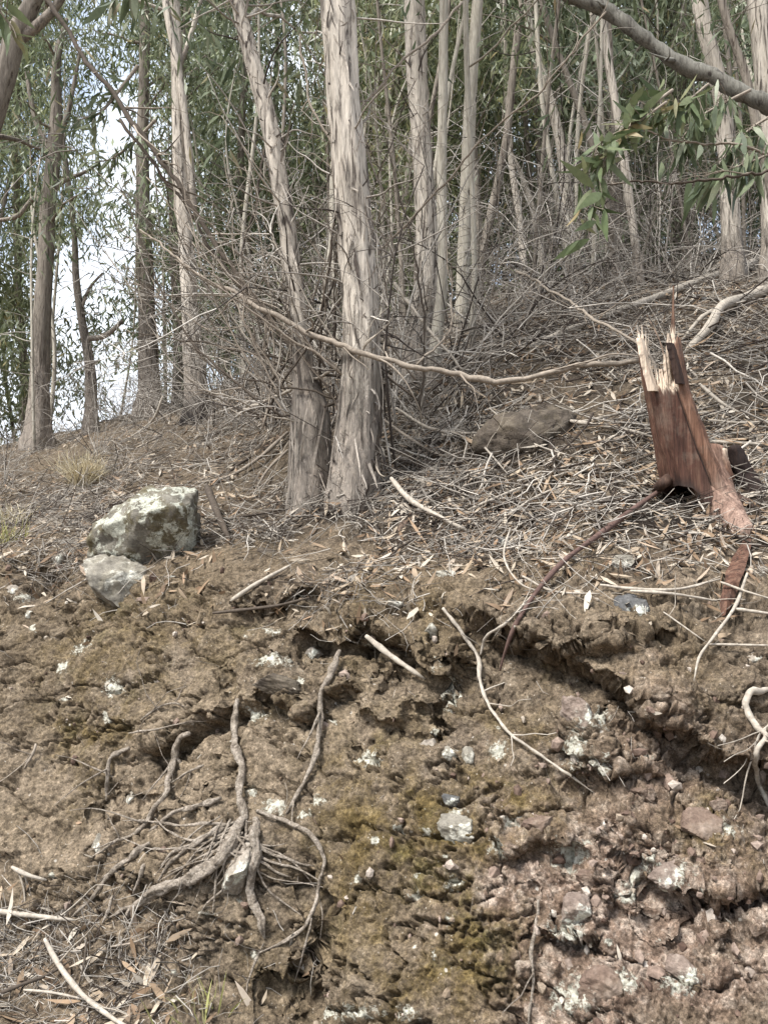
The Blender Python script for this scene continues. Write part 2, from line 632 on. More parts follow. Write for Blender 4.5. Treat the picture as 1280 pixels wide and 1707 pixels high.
M['root'] = mat_root()
M['old_root'] = mat_stick('root_bark', (0.19, 0.148, 0.108), (0.28, 0.225, 0.17), darkshare=0.0)
M['litter'] = mat_stick('twig_litter', (0.13, 0.112, 0.093), (0.47, 0.425, 0.365), (0.045, 0.034, 0.027), 0.33)
M['twigs'] = mat_stick('shrub_twigs', (0.19, 0.165, 0.14), (0.47, 0.43, 0.375), (0.055, 0.045, 0.038), 0.25)
M['dry_leaf'] = mat_leaf('dry_leaf', [(0.0, (0.10, 0.065, 0.04)), (0.35, (0.25, 0.17, 0.105)), (0.6, (0.36, 0.29, 0.21)), (0.85, (0.43, 0.38, 0.31)), (1.0, (0.27, 0.17, 0.10))], 0.1, 0.7, 0.2)
M['leaf'] = mat_leaf('gum_leaf', [(0.0, (0.05, 0.068, 0.032)), (0.4, (0.10, 0.125, 0.06)), (0.7, (0.155, 0.18, 0.10)), (0.92, (0.24, 0.255, 0.165)), (1.0, (0.3, 0.23, 0.13))], 0.3, 0.48, 0.3)
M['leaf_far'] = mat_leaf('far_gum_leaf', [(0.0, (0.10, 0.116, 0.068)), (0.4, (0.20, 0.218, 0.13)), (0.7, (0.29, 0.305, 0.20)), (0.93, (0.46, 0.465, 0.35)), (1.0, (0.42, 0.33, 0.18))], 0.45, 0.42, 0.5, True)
M['leaf_near'] = mat_leaf('near_gum_leaf', [(0.0, (0.07, 0.095, 0.042)), (0.4, (0.115, 0.145, 0.068)), (0.75, (0.16, 0.18, 0.09)), (0.9, (0.22, 0.21, 0.11)), (1.0, (0.30, 0.22, 0.11))], 0.3, 0.5, 0.22)
M['straw'] = mat_leaf('straw', [(0.0, (0.36, 0.29, 0.17)), (0.6, (0.56, 0.48, 0.32)), (1.0, (0.64, 0.58, 0.43))], 0.2, 0.7, 0.2)
M['grass'] = mat_leaf('yellow_green_blade', [(0.0, (0.22, 0.23, 0.07)), (0.6, (0.40, 0.38, 0.16)), (1.0, (0.5, 0.46, 0.26))], 0.25, 0.6, 0.2)
M['bark_strip'] = mat_stick('bark_strip', (0.15, 0.125, 0.10), (0.36, 0.315, 0.265), (0.06, 0.048, 0.04), 0.35)
M['rock_mossy'] = mat_rock('mossy_rock', (0.06, 0.052, 0.042), (0.15, 0.135, 0.108), (0.28, 0.26, 0.215), 0.9, 0.5, (0.42, 0.415, 0.34))
M['rock_grey'] = mat_rock('grey_rock', (0.11, 0.097, 0.078), (0.235, 0.212, 0.172), (0.37, 0.345, 0.285), 0.35, 0.3, (0.5, 0.475, 0.40))
M['rock_brown'] = mat_rock('brown_rock', (0.03, 0.024, 0.018), (0.08, 0.064, 0.049), (0.17, 0.14, 0.11), 0.2, 0.0)
M['rock_dark'] = mat_rock('dark_rock', (0.05, 0.048, 0.046), (0.10, 0.098, 0.095), (0.2, 0.195, 0.19), 0.2, 0.15)
M['rock_pale'] = mat_rock('pale_rock', (0.17, 0.14, 0.11), (0.29, 0.25, 0.205), (0.44, 0.40, 0.345), 0.2, 0.05)
M['rock_pink'] = mat_rock('pink_tuff', (0.075, 0.048, 0.036), (0.16, 0.112, 0.085), (0.31, 0.245, 0.2), 0.2, 0.0)
M['rock_tuff'] = mat_rock('pale_tuff', (0.10, 0.07, 0.054), (0.22, 0.17, 0.138), (0.40, 0.345, 0.295), 0.15, 0.05)


def mat_stump():
    k = NT('broken_red_wood', 0.8, 0.15)
    c1 = k.mapping((30, 30, 1.6))
    c2 = k.mapping((95, 95, 5))
    s1 = k.noise(c1, 1, 6, 0.65, 0.3)
    s2 = k.noise(c2, 1, 5, 0.7)
    red = k.ramp(s1, [(0.3, (0.02, 0.01, 0.008)), (0.5, (0.074, 0.036, 0.025)), (0.7, (0.135, 0.08, 0.054))])
    tan = k.ramp(s1, [(0.3, (0.055, 0.029, 0.019)), (0.5, (0.14, 0.074, 0.047)), (0.7, (0.22, 0.13, 0.088))])
    col = k.mix(k.attr('tan'), red, tan)
    col = k.mix(k.math('MULTIPLY', k.attr('pale'), k.ramp(s1, [(0.25, 0.55), (0.5, 1.0)])), col, (0.58, 0.47, 0.36))
    col = k.mix(k.attr('pink'), col, k.ramp(s1, [(0.3, (0.17, 0.11, 0.085)), (0.6, (0.36, 0.265, 0.215))]))
    col = k.mix(k.math('MULTIPLY', k.ramp(k.noise(k.coord(), 7, 7, 0.7), [(0.52, 0.0), (0.66, 1.0)]), 0.35), col, (0.17, 0.135, 0.105))
    col = k.mix(0.75, col, k.ramp(s2, [(0.3, 0.15), (0.5, 0.5), (0.7, 0.9)]), 'OVERLAY')
    col = k.mix(k.attr('char'), col, (0.016, 0.013, 0.012))
    h = k.math('ADD', k.math('MULTIPLY', s1, 0.7), k.math('MULTIPLY', s2, 0.5))
    return k.done(col, k.bump(h, 0.8, 0.012))


M['stump'] = mat_stump()

# ------------------------------------------------------------------ terrain
DXK = [-1.4, -0.5, -0.34, -0.1, 0.1, 0.28, 0.5, 1.4]
YB = [4.2, 3.42, 3.25, 2.85, 2.55, 2.33, 2.15, 1.7]
YL = [6.0, 4.9, 4.7, 4.0, 3.5, 3.1, 2.95, 2.5]
ZL = [1.6, 1.62, 1.66, 1.55, 1.44, 1.34, 1.33, 1.3]
SK_X = [-1.4, -0.5, -0.23, 0.0, 0.2, 0.5, 1.4]
SK = [-0.05, 0.150, 0.225, 0.315, 0.375, 0.41, 0.45]
YR = [14, 15, 18, 22, 27, 30, 34]
SF = [0.5, 0.6, 0.72, 0.84, 0.91, 0.93, 0.93]


def profile(dx, nrow):
    """rows of (y, z) for a fan column with x = dx*y"""
    yb, yl, zl = np.interp(dx, DXK, YB), np.interp(dx, DXK, YL), np.interp(dx, DXK, ZL)
    s, yr = np.interp(dx, SK_X, SK), np.interp(dx, SK_X, YR)
    zr = s * yr + CAMZ
    z8 = CAMZ + 8 * s * np.interp(dx, SK_X, SF)
    m = (z8 - zl) / (8 - yl)
    pts = [(0.7, 0.0), (yb - 0.7, -0.01), (yb - 0.25, 0.03), (yb, 0.16), (yb + 0.38 * (yl - yb), zl * 0.45),
           (yb + 0.72 * (yl - yb), zl * 0.78), (yl, zl), (yl + 0.5, zl + 0.5 * m * 0.95),
           (8.0, z8), (yr, zr), (yr + 3, zr - 0.2), (yr + 30, zr - 18)]
    return pts


ROWS = [(0, 2, 70), (2, 6, 350), (6, 8, 240), (8, 9, 130), (9, 11, 24)]
cols = np.concatenate([np.linspace(-1.4, -0.6, 36)[:-1], np.linspace(-0.6, 0.6, 660), np.linspace(0.6, 1.4, 36)[1:]])


def build_terrain():
    nc = len(cols)
    grid = []
    for dx in cols:
        pts = np.array(profile(dx, 0))
        # smooth the profile with a dense catmull, keep parameter by control index
        P = np.concatenate([pts, np.zeros((len(pts), 1))], 1)
        dense = catmull(P, 2600)
        L = np.concatenate([[0], np.cumsum(np.linalg.norm(np.diff(P, axis=0), axis=1))])
        tt = np.linspace(0, L[-1], 2600)
        ss = []
        for a, b, n in ROWS:
            q = np.linspace(0, 1, n, endpoint=False)
            if a == 8:
                q = q ** 1.6
            if a == 6:
                q = q ** 1.25
            ss.append(L[a] + (L[b] - L[a]) * q)
        ss.append([L[11]])
        ss = np.concatenate(ss)
        y = np.interp(ss, tt, dense[:, 0])
        z = np.interp(ss, tt, dense[:, 1])
        grid.append(np.stack([dx * y, y, z], -1))
    G = np.array(grid)            # [nc, nr, 3]
    # soften column-to-column steps
    return G


G = build_terrain()
NC, NR = G.shape[:2]


def grid_normals(G):
    du = np.gradient(G, axis=0)
    dv = np.gradient(G, axis=1)
    return norm(np.cross(du, dv))


Nb = grid_normals(G)
PX, PY = project(G)
near = sstep(26, 9, G[..., 1])
faceN = norm(Nb * np.array([1, 1, 0.6]))


def poly_y(poly, px):
    p = np.array(poly, float)
    return np.interp(px, p[:, 0], p[:, 1])


def seg_dist(poly, px, py):
    d = np.full(px.shape, 1e9)
    for (x0, y0), (x1, y1) in zip(poly[:-1], poly[1:]):
        vx, vy = x1 - x0, y1 - y0
        t = np.clip(((px - x0) * vx + (py - y0) * vy) / (vx * vx + vy * vy), 0, 1)
        d = np.minimum(d, np.hypot(px - x0 - t * vx, py - y0 - t * vy))
    return d


flat = G.reshape(-1, 3)
wob = (fbm(flat, 5, 4, 90) * 26).reshape(NC, NR)
wob2 = (fbm(flat, 5, 4, 97) * 26).reshape(NC, NR)
PXw, PYw = PX + wob2, PY + wob
disp = np.zeros((NC, NR))
darkm = np.zeros((NC, NR))


def ledge(poly, out, inn, wa, wb_, feather=45, soft=7):
    global disp
    p = np.array(poly, float)
    yy = poly_y(poly, PX)
    d = PYw - yy
    wx = sstep(p[0, 0] - feather, p[0, 0] + feather * 0.3, PX) * (1 - sstep(p[-1, 0] - feather * 0.3, p[-1, 0] + feather, PX))
    up = out * np.exp(-np.abs(np.minimum(d, 0) / wa) ** 1.6)
    dn = -inn * np.exp(-np.abs(np.maximum(d, 0) / wb_) ** 1.5)
    t = 0.5 + 0.5 * np.tanh(d / soft)
    disp += wx * (up * (1 - t) + dn * t)


def bump(cx, cy, rx, ry, amp, p=2.0):
    global disp
    q = (np.abs((PXw - cx) / rx) ** p + np.abs((PYw - cy) / ry) ** p)
    disp += amp * np.exp(-q * 1.2)


def crack(poly, amp, w):
    global disp
    d = seg_dist(poly, PXw, PYw)
    disp -= amp * np.exp(-(d / w) ** 2)


ledge([(790, 1030), (860, 1078), (930, 1100), (1000, 1128), (1060, 1165), (1120, 1215), (1190, 1262), (1300, 1300)], 0.09, 0.17, 70, 70)
ledge([(930, 1095), (1000, 1085), (1060, 1068), (1115, 1048)], 0.04, 0.09, 30, 22, 20, 5)
ledge([(600, 1052), (660, 1085), (720, 1118), (765, 1100)], 0.08, 0.16, 45, 45, 30)
ledge([(500, 1062), (545, 1074), (605, 1066)], 0.06, 0.14, 40, 28, 20, 5)
ledge([(250, 1246), (310, 1232), (350, 1196), (398, 1182)], 0.07, 0.15, 50, 40, 25)
ledge([(420, 1165), (480, 1188), (545, 1180), (590, 1150)], 0.05, 0.06, 40, 30, 25)
ledge([(600, 1190), (660, 1215), (720, 1190), (745, 1150)], 0.05, 0.06, 40, 26, 25)
ledge([(1205, 1500), (1250, 1488), (1320, 1500)], 0.06, 0.16, 40, 40, 20)
ledge([(440, 1640), (480, 1650), (520, 1630)], 0.04, 0.10, 30, 45, 20)
ledge([(390, 1000), (460, 1010), (520, 995)], 0.03, 0.06, 25, 18, 20, 4)
ledge([(860, 1420), (910, 1400), (960, 1410)], 0.05, 0.06, 40, 30, 20)
ledge([(900, 1555), (940, 1575), (990, 1560)], 0.05, 0.08, 45, 35, 20)
ledge([(1080, 1460), (1140, 1510), (1200, 1500)], 0.05, 0.06, 50, 35, 20)
ledge([(950, 1290), (1040, 1280), (1100, 1300)], 0.04, 0.06, 40, 30, 20)
ledge([(680, 600), (740, 660), (790, 690)], 0.02, 0.05, 30, 30, 20)
bump(60, 955, 42, 32, -0.16)
bump(105, 1015, 20, 16, -0.06)
bump(490, 1135, 75, 45, 0.06, 3)
bump(655, 1155, 75, 45, 0.05, 3)
bump(210, 1120, 120, 95, 0.09)
bump(310, 1440, 210, 80, 0.12)
bump(400, 1440, 70, 80, 0.07)
bump(330, 1560, 220, 60, 0.05)
bump(700, 1500, 180, 230, 0.07, 3)
bump(1010, 1065, 130, 40, 0.06)
bump(1160, 1150, 90, 45, 0.06)
bump(1150, 1400, 120, 70, 0.05)
bump(980, 1215, 45, 55, 0.06, 3)
bump(700, 790, 120, 40, -0.05)
bump(770, 770, 26, 40, -0.16)
bump(320, 1340, 60, 30, -0.04)
crack([(735, 1135), (715, 1175), (740, 1205), (690, 1235), (600, 1240)], 0.05, 9)
crack([(540, 1395), (525, 1480), (535, 1560), (500, 1640), (490, 1707)], 0.07, 14)
crack([(385, 1110), (390, 1180), (405, 1290), (400, 1350)], 0.05, 12)
crack([(880, 1480), (890, 1540), (880, 1620), (885, 1707)], 0.04, 12)
crack([(1020, 1410), (1060, 1450), (1100, 1530)], 0.04, 8)
crack([(150, 1350), (240, 1330), (340, 1345)], 0.03, 8)
G2 = G + faceN * disp[..., None]

# noise relief
flat = G2.reshape(-1, 3)
N1 = grid_normals(G2).reshape(-1, 3)
inface = (sstep(880, 1020, PY) * sstep(-0.05, 0.10, G[..., 2])).reshape(-1)
onroad = (1 - sstep(0.0, 0.2, G[..., 2])).reshape(-1)
red_px = np.exp(-(((PX - 1100) / 300) ** 2 + ((PY - 1470) / 260) ** 2) ** 1.4).reshape(-1)
nearf = near.reshape(-1)
nearw = sstep(14, 6, flat[:, 1])
d = 0.055 * fbm(flat, 1.6, 4, 3) * (1 - 0.6 * onroad)
d += 0.026 * fbm(flat, 5.0, 4, 11) * (0.35 + 0.65 * inface)
d += 0.007 * fbm(flat, 26, 4, 17, 0.65) * (0.5 + 0.5 * inface) * nearw
d += 0.0045 * fbm(flat, 85, 3, 19, 0.75) * nearw
rid = 1 - np.abs(fbm(flat * np.array([1, 1, 1.9]), 2.6, 5, 31, 0.55))
d -= 0.045 * sstep(0.90, 1.0, rid) * inface
rid2 = 1 - np.abs(fbm(flat * np.array([1, 1, 1.6]), 9, 4, 37, 0.6))
d -= 0.010 * sstep(0.90, 1.0, rid2) * (0.25 + 0.75 * inface)
wp = flat + 0.035 * np.stack([fbm(flat, 10, 4, 51), fbm(flat, 10, 4, 52), fbm(flat, 10, 4, 53)], -1)
f1, f2, vv, tl = worley(wp * np.array([1, 1, 1.4]), 4.2, 5, True)
d += (0.035 * red_px + 0.030 * inface) * np.clip(tl, -0.6, 0.6) * (vv > 0.3)
f1, f2, vv, tl = worley(wp * np.array([1, 1, 1.2]), 11.0, 6, True)
d += (0.022 * red_px + 0.011 * inface) * np.clip(tl, -0.6, 0.6) * (vv > 0.35) + 0.010 * red_px * (vv ** 3)
f1, f2, vv, tl = worley(wp, 30.0, 9, True)
d += (0.007 * red_px + 0.0045 * inface) * np.clip(tl, -0.6, 0.6) * nearw
d += 0.006 * fbm(flat, 45, 3, 23, 0.7) * red_px * nearw
f1, f2, vv = worley(wp, 60.0, 8)
d += 0.006 * (0.7 - f1) * vv ** 3 * sstep(9, 5, flat[:, 1]) * (0.5 + 0.5 * inface)
flat = flat + N1 * d[:, None]
flat[:, 2] += 0.12 * fbm(flat * np.array([1, 1, 0]), 0.5, 3, 77) * sstep(6, 12, flat[:, 1])
GT = flat.reshape(NC, NR, 3)
NT_ = grid_normals(GT)
NF = NT_.reshape(-1, 3)

# material masks, laid by place on the bank
nz = fbm(flat, 2.2, 4, 61).reshape(NC, NR)
mx_, my_ = PX + nz * 90, PY + fbm(flat, 2.4, 4, 66).reshape(NC, NR) * 90


def blob(cx, cy, rx, ry, p=2.5):
    return np.exp(-(((np.abs((mx_ - cx) / rx)) ** p + (np.abs((my_ - cy) / ry)) ** p)))


red = np.clip(blob(1110, 1400, 260, 210) * 1.0 + blob(960, 1610, 150, 130) * 0.8 + blob(1150, 1620, 160, 120) * 0.8 + blob(900, 1480, 90, 120) * 0.6, 0, 1)
moss = np.clip(blob(690, 1500, 190, 260) * 1.0 + blob(690, 1330, 250, 90) * 0.6 + blob(1260, 1400, 90, 120) * 0.9 + blob(210, 1110, 170, 110) * 0.6
               + blob(110, 1250, 60, 110) * 0.8 + blob(480, 1130, 110, 60) * 0.4 + blob(680, 1030, 130, 60) * 0.5 + blob(800, 1640, 120, 100) * 0.6
               + blob(850, 1190, 110, 70) * 0.5 + blob(1150, 1160, 110, 80) * 0.35, 0, 1)
grey = np.clip(blob(150, 1330, 240, 160) * 0.9 + blob(300, 1560, 330, 120) * 0.35 + blob(560, 1250, 230, 100) * 0.6 + blob(440, 1250, 100, 120) * 0.5
               + blob(1000, 1600, 200, 150) * 0.4 + sstep(800, 600, PY) * 0.5, 0, 1)
dark = np.clip(blob(1160, 855, 90, 26) * 0.8 + blob(560, 890, 120, 25) * 0.5 + blob(770, 780, 60, 40) * 0.4, 0, 1)  # stump foot: char and under-hollow shade in the colour; also darker hollow
dark = dark + 0.6 * blob(680, 790, 90, 50) + 0.95 * blob(1150, 840, 85, 42) + 0.55 * sstep(960, 860, PY) * sstep(-0.5, 0.4, nz) * sstep(430, 640, PX + 0.4 * (PY - 600)) + 0.3 * sstep(930, 840, PY)  # humus slope darkened further for shade between the litter sticks
LICH = [(205, 1152, 24, 18), (465, 1108, 40, 15), (418, 1192, 24, 16), (840, 1418, 22, 18), (465, 1345, 26, 18), (540, 1338, 18, 12),
        (515, 1360, 16, 12), (425, 1322, 10, 14), (640, 1405, 11, 9), (738, 1592, 7, 16), (600, 1695, 55, 14), (690, 1695, 22, 20),
        (765, 1350, 20, 12), (190, 975, 10, 10), (145, 1085, 22, 16), (110, 1115, 16, 14), (190, 1200, 10, 14), (450, 1050, 18, 8),
        (745, 1160, 14, 30), (960, 1250, 34, 40), (1000, 1200, 16, 26), (1110, 1460, 50, 30), (1060, 1470, 40, 16), (1050, 1490, 30, 20),
        (940, 1420, 30, 20), (950, 1550, 40, 30), (1000, 1275, 16, 18), (1075, 1260, 16, 12), (35, 995, 14, 12), (60, 1050, 10, 10),
        (765, 1470, 18, 14), (700, 1490, 16, 10), (610, 1465, 12, 10), (755, 1530, 8, 12), (1130, 1640, 46, 24), (960, 1660, 50, 40),
        (1210, 1380, 24, 14), (830, 1250, 20, 22), (620, 1270, 30, 14), (860, 1380, 16, 12), (720, 1385, 12, 8), (1040, 1640, 40, 26), (545, 1690, 30, 14)]
lich = np.zeros((NC, NR))
LP = RNG.uniform(size=(26, 2)) * np.array([1240, 680]) + np.array([20, 1020])
for (cx, cy, rx, ry) in LICH + [(x, y, 5 + 7 * random.random(), 4 + 6 * random.random()) for x, y in LP]:
    q = ((PX - cx) / rx) ** 2 + ((PY - cy) / ry) ** 2
    lich = np.maximum(lich, np.exp(-q * 1.0))
speck = np.clip(inface.reshape(NC, NR) * 0.7 + red * 0.5, 0, 1)

ii = np.arange(NC * NR).reshape(NC, NR)
Q = np.stack([ii[:-1, :-1], ii[1:, :-1], ii[1:, 1:], ii[:-1, 1:]], -1).reshape(-1, 4)
tm = make_mesh('hillside', flat, Q, None, {'red': red.ravel(), 'moss': moss.ravel(), 'grey': grey.ravel(), 'dark': np.clip(dark, 0, 1).ravel(),
                                           'lichen': lich.ravel(), 'speck': speck.ravel()})
tm.materials.append(M['soil'])
hill = bpy.data.objects.new('hillside', tm)
COL.objects.link(hill)
tag(hill, 'steep eroded brown earth bank rising into a littered forest slope', 'hillside', kind='structure')

gm = MB()
gx, gy = np.meshgrid(np.linspace(-900, 900, 31), np.linspace(-900, 900, 31), indexing='ij')
gi = np.arange(31 * 31).reshape(31, 31)
gm.add(np.stack([gx.ravel(), gy.ravel(), np.full(gx.size, -0.06)], -1), np.stack([gi[:-1, :-1], gi[1:, :-1], gi[1:, 1:], gi[:-1, 1:]], -1).reshape(-1, 4))
go = gm.build('ground', M['ground'])
tag(go, 'bare brown ground spreading out below the bank', 'ground', kind='structure')

BVH = BVHTree.FromPolygons(flat.tolist(), Q.tolist())
ORI = Vector((0, 0, CAMZ))


def hit(px, py):
    dd = Vector(ray(px, py)).normalized()
    loc, nrm, _, dist = BVH.ray_cast(ORI, dd)
    if loc is None:
        return None, None
    if nrm.dot(dd) > 0:
        nrm = -nrm
    return np.array(loc), np.array(nrm)


def ground_z(x, y):
    loc, nrm, _, _ = BVH.ray_cast(Vector((x, y, 60)), Vector((0, 0, -1)))
    return loc[2] if loc is not None else 0.0


# ------------------------------------------------------------------ vegetation builders
def rand_unit(n):
    return norm(RNG.normal(size=(n, 3)))


def crown_points(axis_pts, n_limb, spread, z0):
    """limb paths leaving a trunk axis; returns list of polylines"""
    limbs = []
    m = len(axis_pts)
    for i in range(n_limb):
        t = z0 + (1 - z0) * (i + random.random()) / n_limb
        k = min(int(t * (m - 1)), m - 2)
        b = axis_pts[k]
        a = random.uniform(0, 2 * math.pi)
        L = spread * random.uniform(0.6, 1.2) * (1.1 - 0.5 * t)
        rise = random.uniform(0.2, 0.9)
        p1 = b + np.array([math.cos(a), math.sin(a), rise]) * L * 0.5
        p2 = p1 + np.array([math.cos(a + random.uniform(-.5, .5)), math.sin(a + random.uniform(-.5, .5)), rise * 0.5]) * L * 0.5
        limbs.append(np.array([b, p1, p2]))
    return limbs


def foliage(centers, per, size, L, W, sig=(0.28, 0.28, 0.45), rows=3, droop=1.0):
    n = len(centers) * per
    C = np.repeat(np.asarray(centers), per, 0)
    P = C + RNG.normal(size=(n, 3)) * np.array(sig) * size
    D = RNG.normal(size=(n, 3)) * np.array([0.55, 0.55, 0.35]) + np.array([0, 0, -droop])
    Nr = RNG.normal(size=(n, 3)) * np.array([1, 1, 0.35])
    LL = L * RNG.uniform(0.65, 1.25, n)
    return leaf_batch(P, D, Nr, LL, W * RNG.uniform(0.7, 1.25, n), RNG.uniform(-0.3, 0.3, n), rows)


def trunk_mesh(pts, rad, k, flare=0.35, rough_h=0.8, char=0.0, seed=0, lumpy=0.09, collar=None):
    n = max(24, int(np.linalg.norm(pts[-1] - pts[0]) / 0.05))
    n = min(n, 240)
    PR = catmull(np.concatenate([pts, np.asarray(rad)[:, None]], 1), n)
    P, r = PR[:, :3], PR[:, 3]
    h = np.maximum(P[:, 2] - P[0, 2] - 0.25, 0)
    r = np.maximum(r, 0.004) * (1 + flare * np.exp(-h / 0.22))
    V, Qd, T = tube(P, r, k, lumpy, seed, 7.0, True, 0.22)
    ax = np.concatenate([np.repeat(P, k, 0), P[:1], P[-1:]])
    off = V - ax
    an = np.arctan2(off[:, 1], off[:, 0])
    hh = V[:, 2] - P[0, 2] - 0.25
    V = ax + off * (1 + flare * 0.55 * np.exp(-np.maximum(hh, 0) / 0.28) * np.sin(an * 4 + seed) + 0.05 * (flare > 0) * np.sin(an * 7 + seed + hh * 0.8))[:, None]
    m = MB()
    hv = np.concatenate([np.repeat(h, k), [0, h[-1]]])
    rough = np.exp(-np.maximum(hv, 0) / rough_h)
    ch = char * np.exp(-(np.maximum(hv, 0) / 0.35) ** 2)
    if collar:
        ch = ch + 0.75 * np.exp(-((hv - collar) / 0.08) ** 2) * np.clip(0.5 + fbm(V * 9, 1.0, 3, 71), 0, 1)
        rough = rough + 0.9 * np.exp(-((hv - collar) / 0.2) ** 2)
    m.add(V, Qd, T, rough=rough, char=ch)
    return m, P, r


def strips(m, P, r, count, lo=0.0, hi=0.75, size=1.0):
    """loose bark shreds hanging on a trunk"""
    n = len(P)
    pts, ws = [], []
    for i in range(count):
        k = int((lo + (hi - lo) * random.random() ** 1.3) * (n - 1))
        a = random.uniform(math.pi * 0.95, math.pi * 2.05)
        rad = np.array([math.cos(a), math.sin(a), 0])
        L = (0.03 + 0.38 * random.random() ** 3) * size
        b = P[k] + rad * r[k] * 0.99
        out = random.uniform(0.03, 0.4)
        s = np.linspace(0, 1, 5)
        sgn = -1 if random.random() < 0.75 else 1
        cur = b + rad * (out * L * s ** 2)[:, None] + np.array([0, 0, sgn]) * (L * s)[:, None]
        cur[:, 0] += np.sin(s * 3 + a) * 0.02
        tang = np.array([-math.sin(a), math.cos(a), 0])
        w = (0.002 + 0.010 * random.random() ** 2) * np.array([0.6, 1, 0.9, 0.6, 0.1])
        V = np.concatenate([cur - tang * w[:, None], cur + tang * w[:, None] + rad * 0.004])
        q = [[j, j + 5, j + 6, j + 1] for j in range(4)]
        m.add(V, q, mi=1)


def tree(name, label, pix, Y=None, lean=0.0, mat='gum', ext=3.0, k=20, cat='tree', group=None, limbs=5, spread=1.6, leaves=0, crown_z=0.45,
         flare=0.35, rough_h=0.8, char=0.0, nstrip=0, leafmat='leaf', stubs=0, forks=(), lumpy=0.09, below=False, collar=None):
    """pix: (px, py, width_px) from the foot up; the foot is set on the ground"""
    px0, py0, w0 = pix[0]
    if Y is None:
        loc, _ = hit(px0, py0)
        Y = loc[1]
    pts = []
    rad = []
    for i, (px, py, w) in enumerate(pix):
        yy = Y + lean * i / max(1, len(pix) - 1)
        p = at(px, py, yy)
        pts.append(p)
        rad.append(w * 0.5 * yy / F)
    pts = np.array(pts)
    z = ground_z(pts[0][0], pts[0][1])
    if below or pts[0][2] - z > 0.03:
        drop = pts[0].copy()
        drop[2] = z - 0.1
        if pts[0][2] - z > 0.03:
            dl = (pts[0] - pts[1]) / max(0.2, abs(pts[0][2] - pts[1][2])) * min(pts[0][2] - z, 3.0)
            drop[:2] += dl[:2] * 0.6
            drop[2] = ground_z(drop[0], drop[1]) - 0.1
        pts = np.concatenate([[drop], pts])
        rad = [rad[0] * 1.1] + rad
    else:
        pts[0][2] = min(pts[0][2], z) - 0.28
    if ext:
        dd = norm((pts[-1] - pts[-2])[None])[0]
        dd = norm((dd * 0.6 + np.array([0, 0, 0.5]))[None])[0]
        pts = np.concatenate([pts, [pts[-1] + dd * ext * 0.5, pts[-1] + dd * ext + np.array([0.1, 0.1, 0])]])
        rad = rad + [rad[-1] * 0.75, rad[-1] * 0.3]
    base = pts[0] + np.array([0, 0, 0.28])
    root = empty(name, base)
    tag(root, label, cat, group)
    seed = random.randrange(1, 999)
    mt_, P, r = trunk_mesh(pts, rad, k, flare, rough_h, char, seed, lumpy, collar)
    cen = []
    for fk in forks:       # side stems: list of (px, py, w, dy)
        fp = np.array([at(a, b, Y + dy) for a, b, w, dy in fk])
        fr = [w * 0.5 * Y / F for a, b, w, dy in fk]
        mf, _, _ = trunk_mesh(fp, fr, 10, 0.0, 0.05, 0, seed + 1, 0.06)
        mf.build('limb', M[mat], root, base)
        cen.append(fp[-1])
    for l in (crown_points(P, limbs, spread, crown_z) if limbs else []):
        q = catmull(l, 10)
        q += RNG.normal(size=q.shape) * 0.015
        kk = np.argmin(np.linalg.norm(P - l[0], axis=1))
        mt_.add(*tube(q, np.linspace(min(r[kk] * 0.4, 0.03), 0.004, 10), 6, 0.1, seed))
        for j in range(5):
            a = q[random.randrange(3, 10)]
            e = a + np.array([random.uniform(-.5, .5), random.uniform(-.5, .5), random.uniform(-.5, .25)])
            tq = catmull(np.array([a, (a + e) / 2 + RNG.normal(size=3) * 0.06, e]), 6)
            mt_.add(*tube(tq, np.linspace(0.006, 0.002, 6), 4, 0, 0, cap=False))
            cen.append(e)
        cen.append(q[-1])
        cen.append(q[6])
    for j in range(stubs):
        kk = random.randrange(int(len(P) * 0.1), int(len(P) * 0.7))
        a = random.uniform(math.pi * 0.8, math.pi * 2.2)
        dd = np.array([math.cos(a), math.sin(a), random.uniform(-0.2, 0.9)])
        L = random.uniform(0.15, 1.0)
        q = [P[kk]]
        for s_ in range(5):
            dd = dd + RNG.normal(size=3) * 0.25
            q.append(q[-1] + norm(dd[None])[0] * L / 5)
        mt_.add(*tube(catmull(np.array(q), 12), np.linspace(0.008, 0.002, 12), 5, 0.1, seed), mi=2)
    if nstrip:
        strips(mt_, P, r, nstrip)
    mt_.build('trunk', [M[mat], M['bark_strip'], M['twigs']], root, base)
    if leaves and cen:
        mm = MB()
        V, Qd = foliage(cen, max(1, leaves // len(cen)), 1.0, 0.17, 0.028, (0.22, 0.22, 0.34), 3)
        mm.add(V, Qd)
        mm.build('crown', M[leafmat], root, base)
    return root, P, r


# ------------------------------------------------------------------ main trees, from the photograph
TREE = 'tree'
tree('gum_tree', 'thick pale gum trunk, straighter of the twin trunks standing on the lip of the bank',
     [(588, 826, 76), (594, 720, 72), (603, 600, 66), (597, 430, 60), (580, 250, 57), (570, 130, 58), (562, 0, 58), (555, -120, 52)], mat='gum', k=40, ext=5, limbs=7, leaves=1800,
     nstrip=420, stubs=40, flare=0.2, rough_h=1.0, lumpy=0.14)
tree('gum_tree', 'twin gum trunk that narrows above a dark shaggy collar and leans away up and left',
     [(516, 838, 72), (516, 760, 66), (516, 690, 60), (508, 630, 38), (500, 540, 31), (482, 400, 28), (464, 290, 30), (450, 210, 30), (432, 140, 28), (405, 40, 23), (388, -40, 20)],
     mat='gum', k=32, ext=4, limbs=6, leaves=1500, nstrip=320, stubs=30, flare=0.2, rough_h=0.7, lumpy=0.15, collar=0.78)
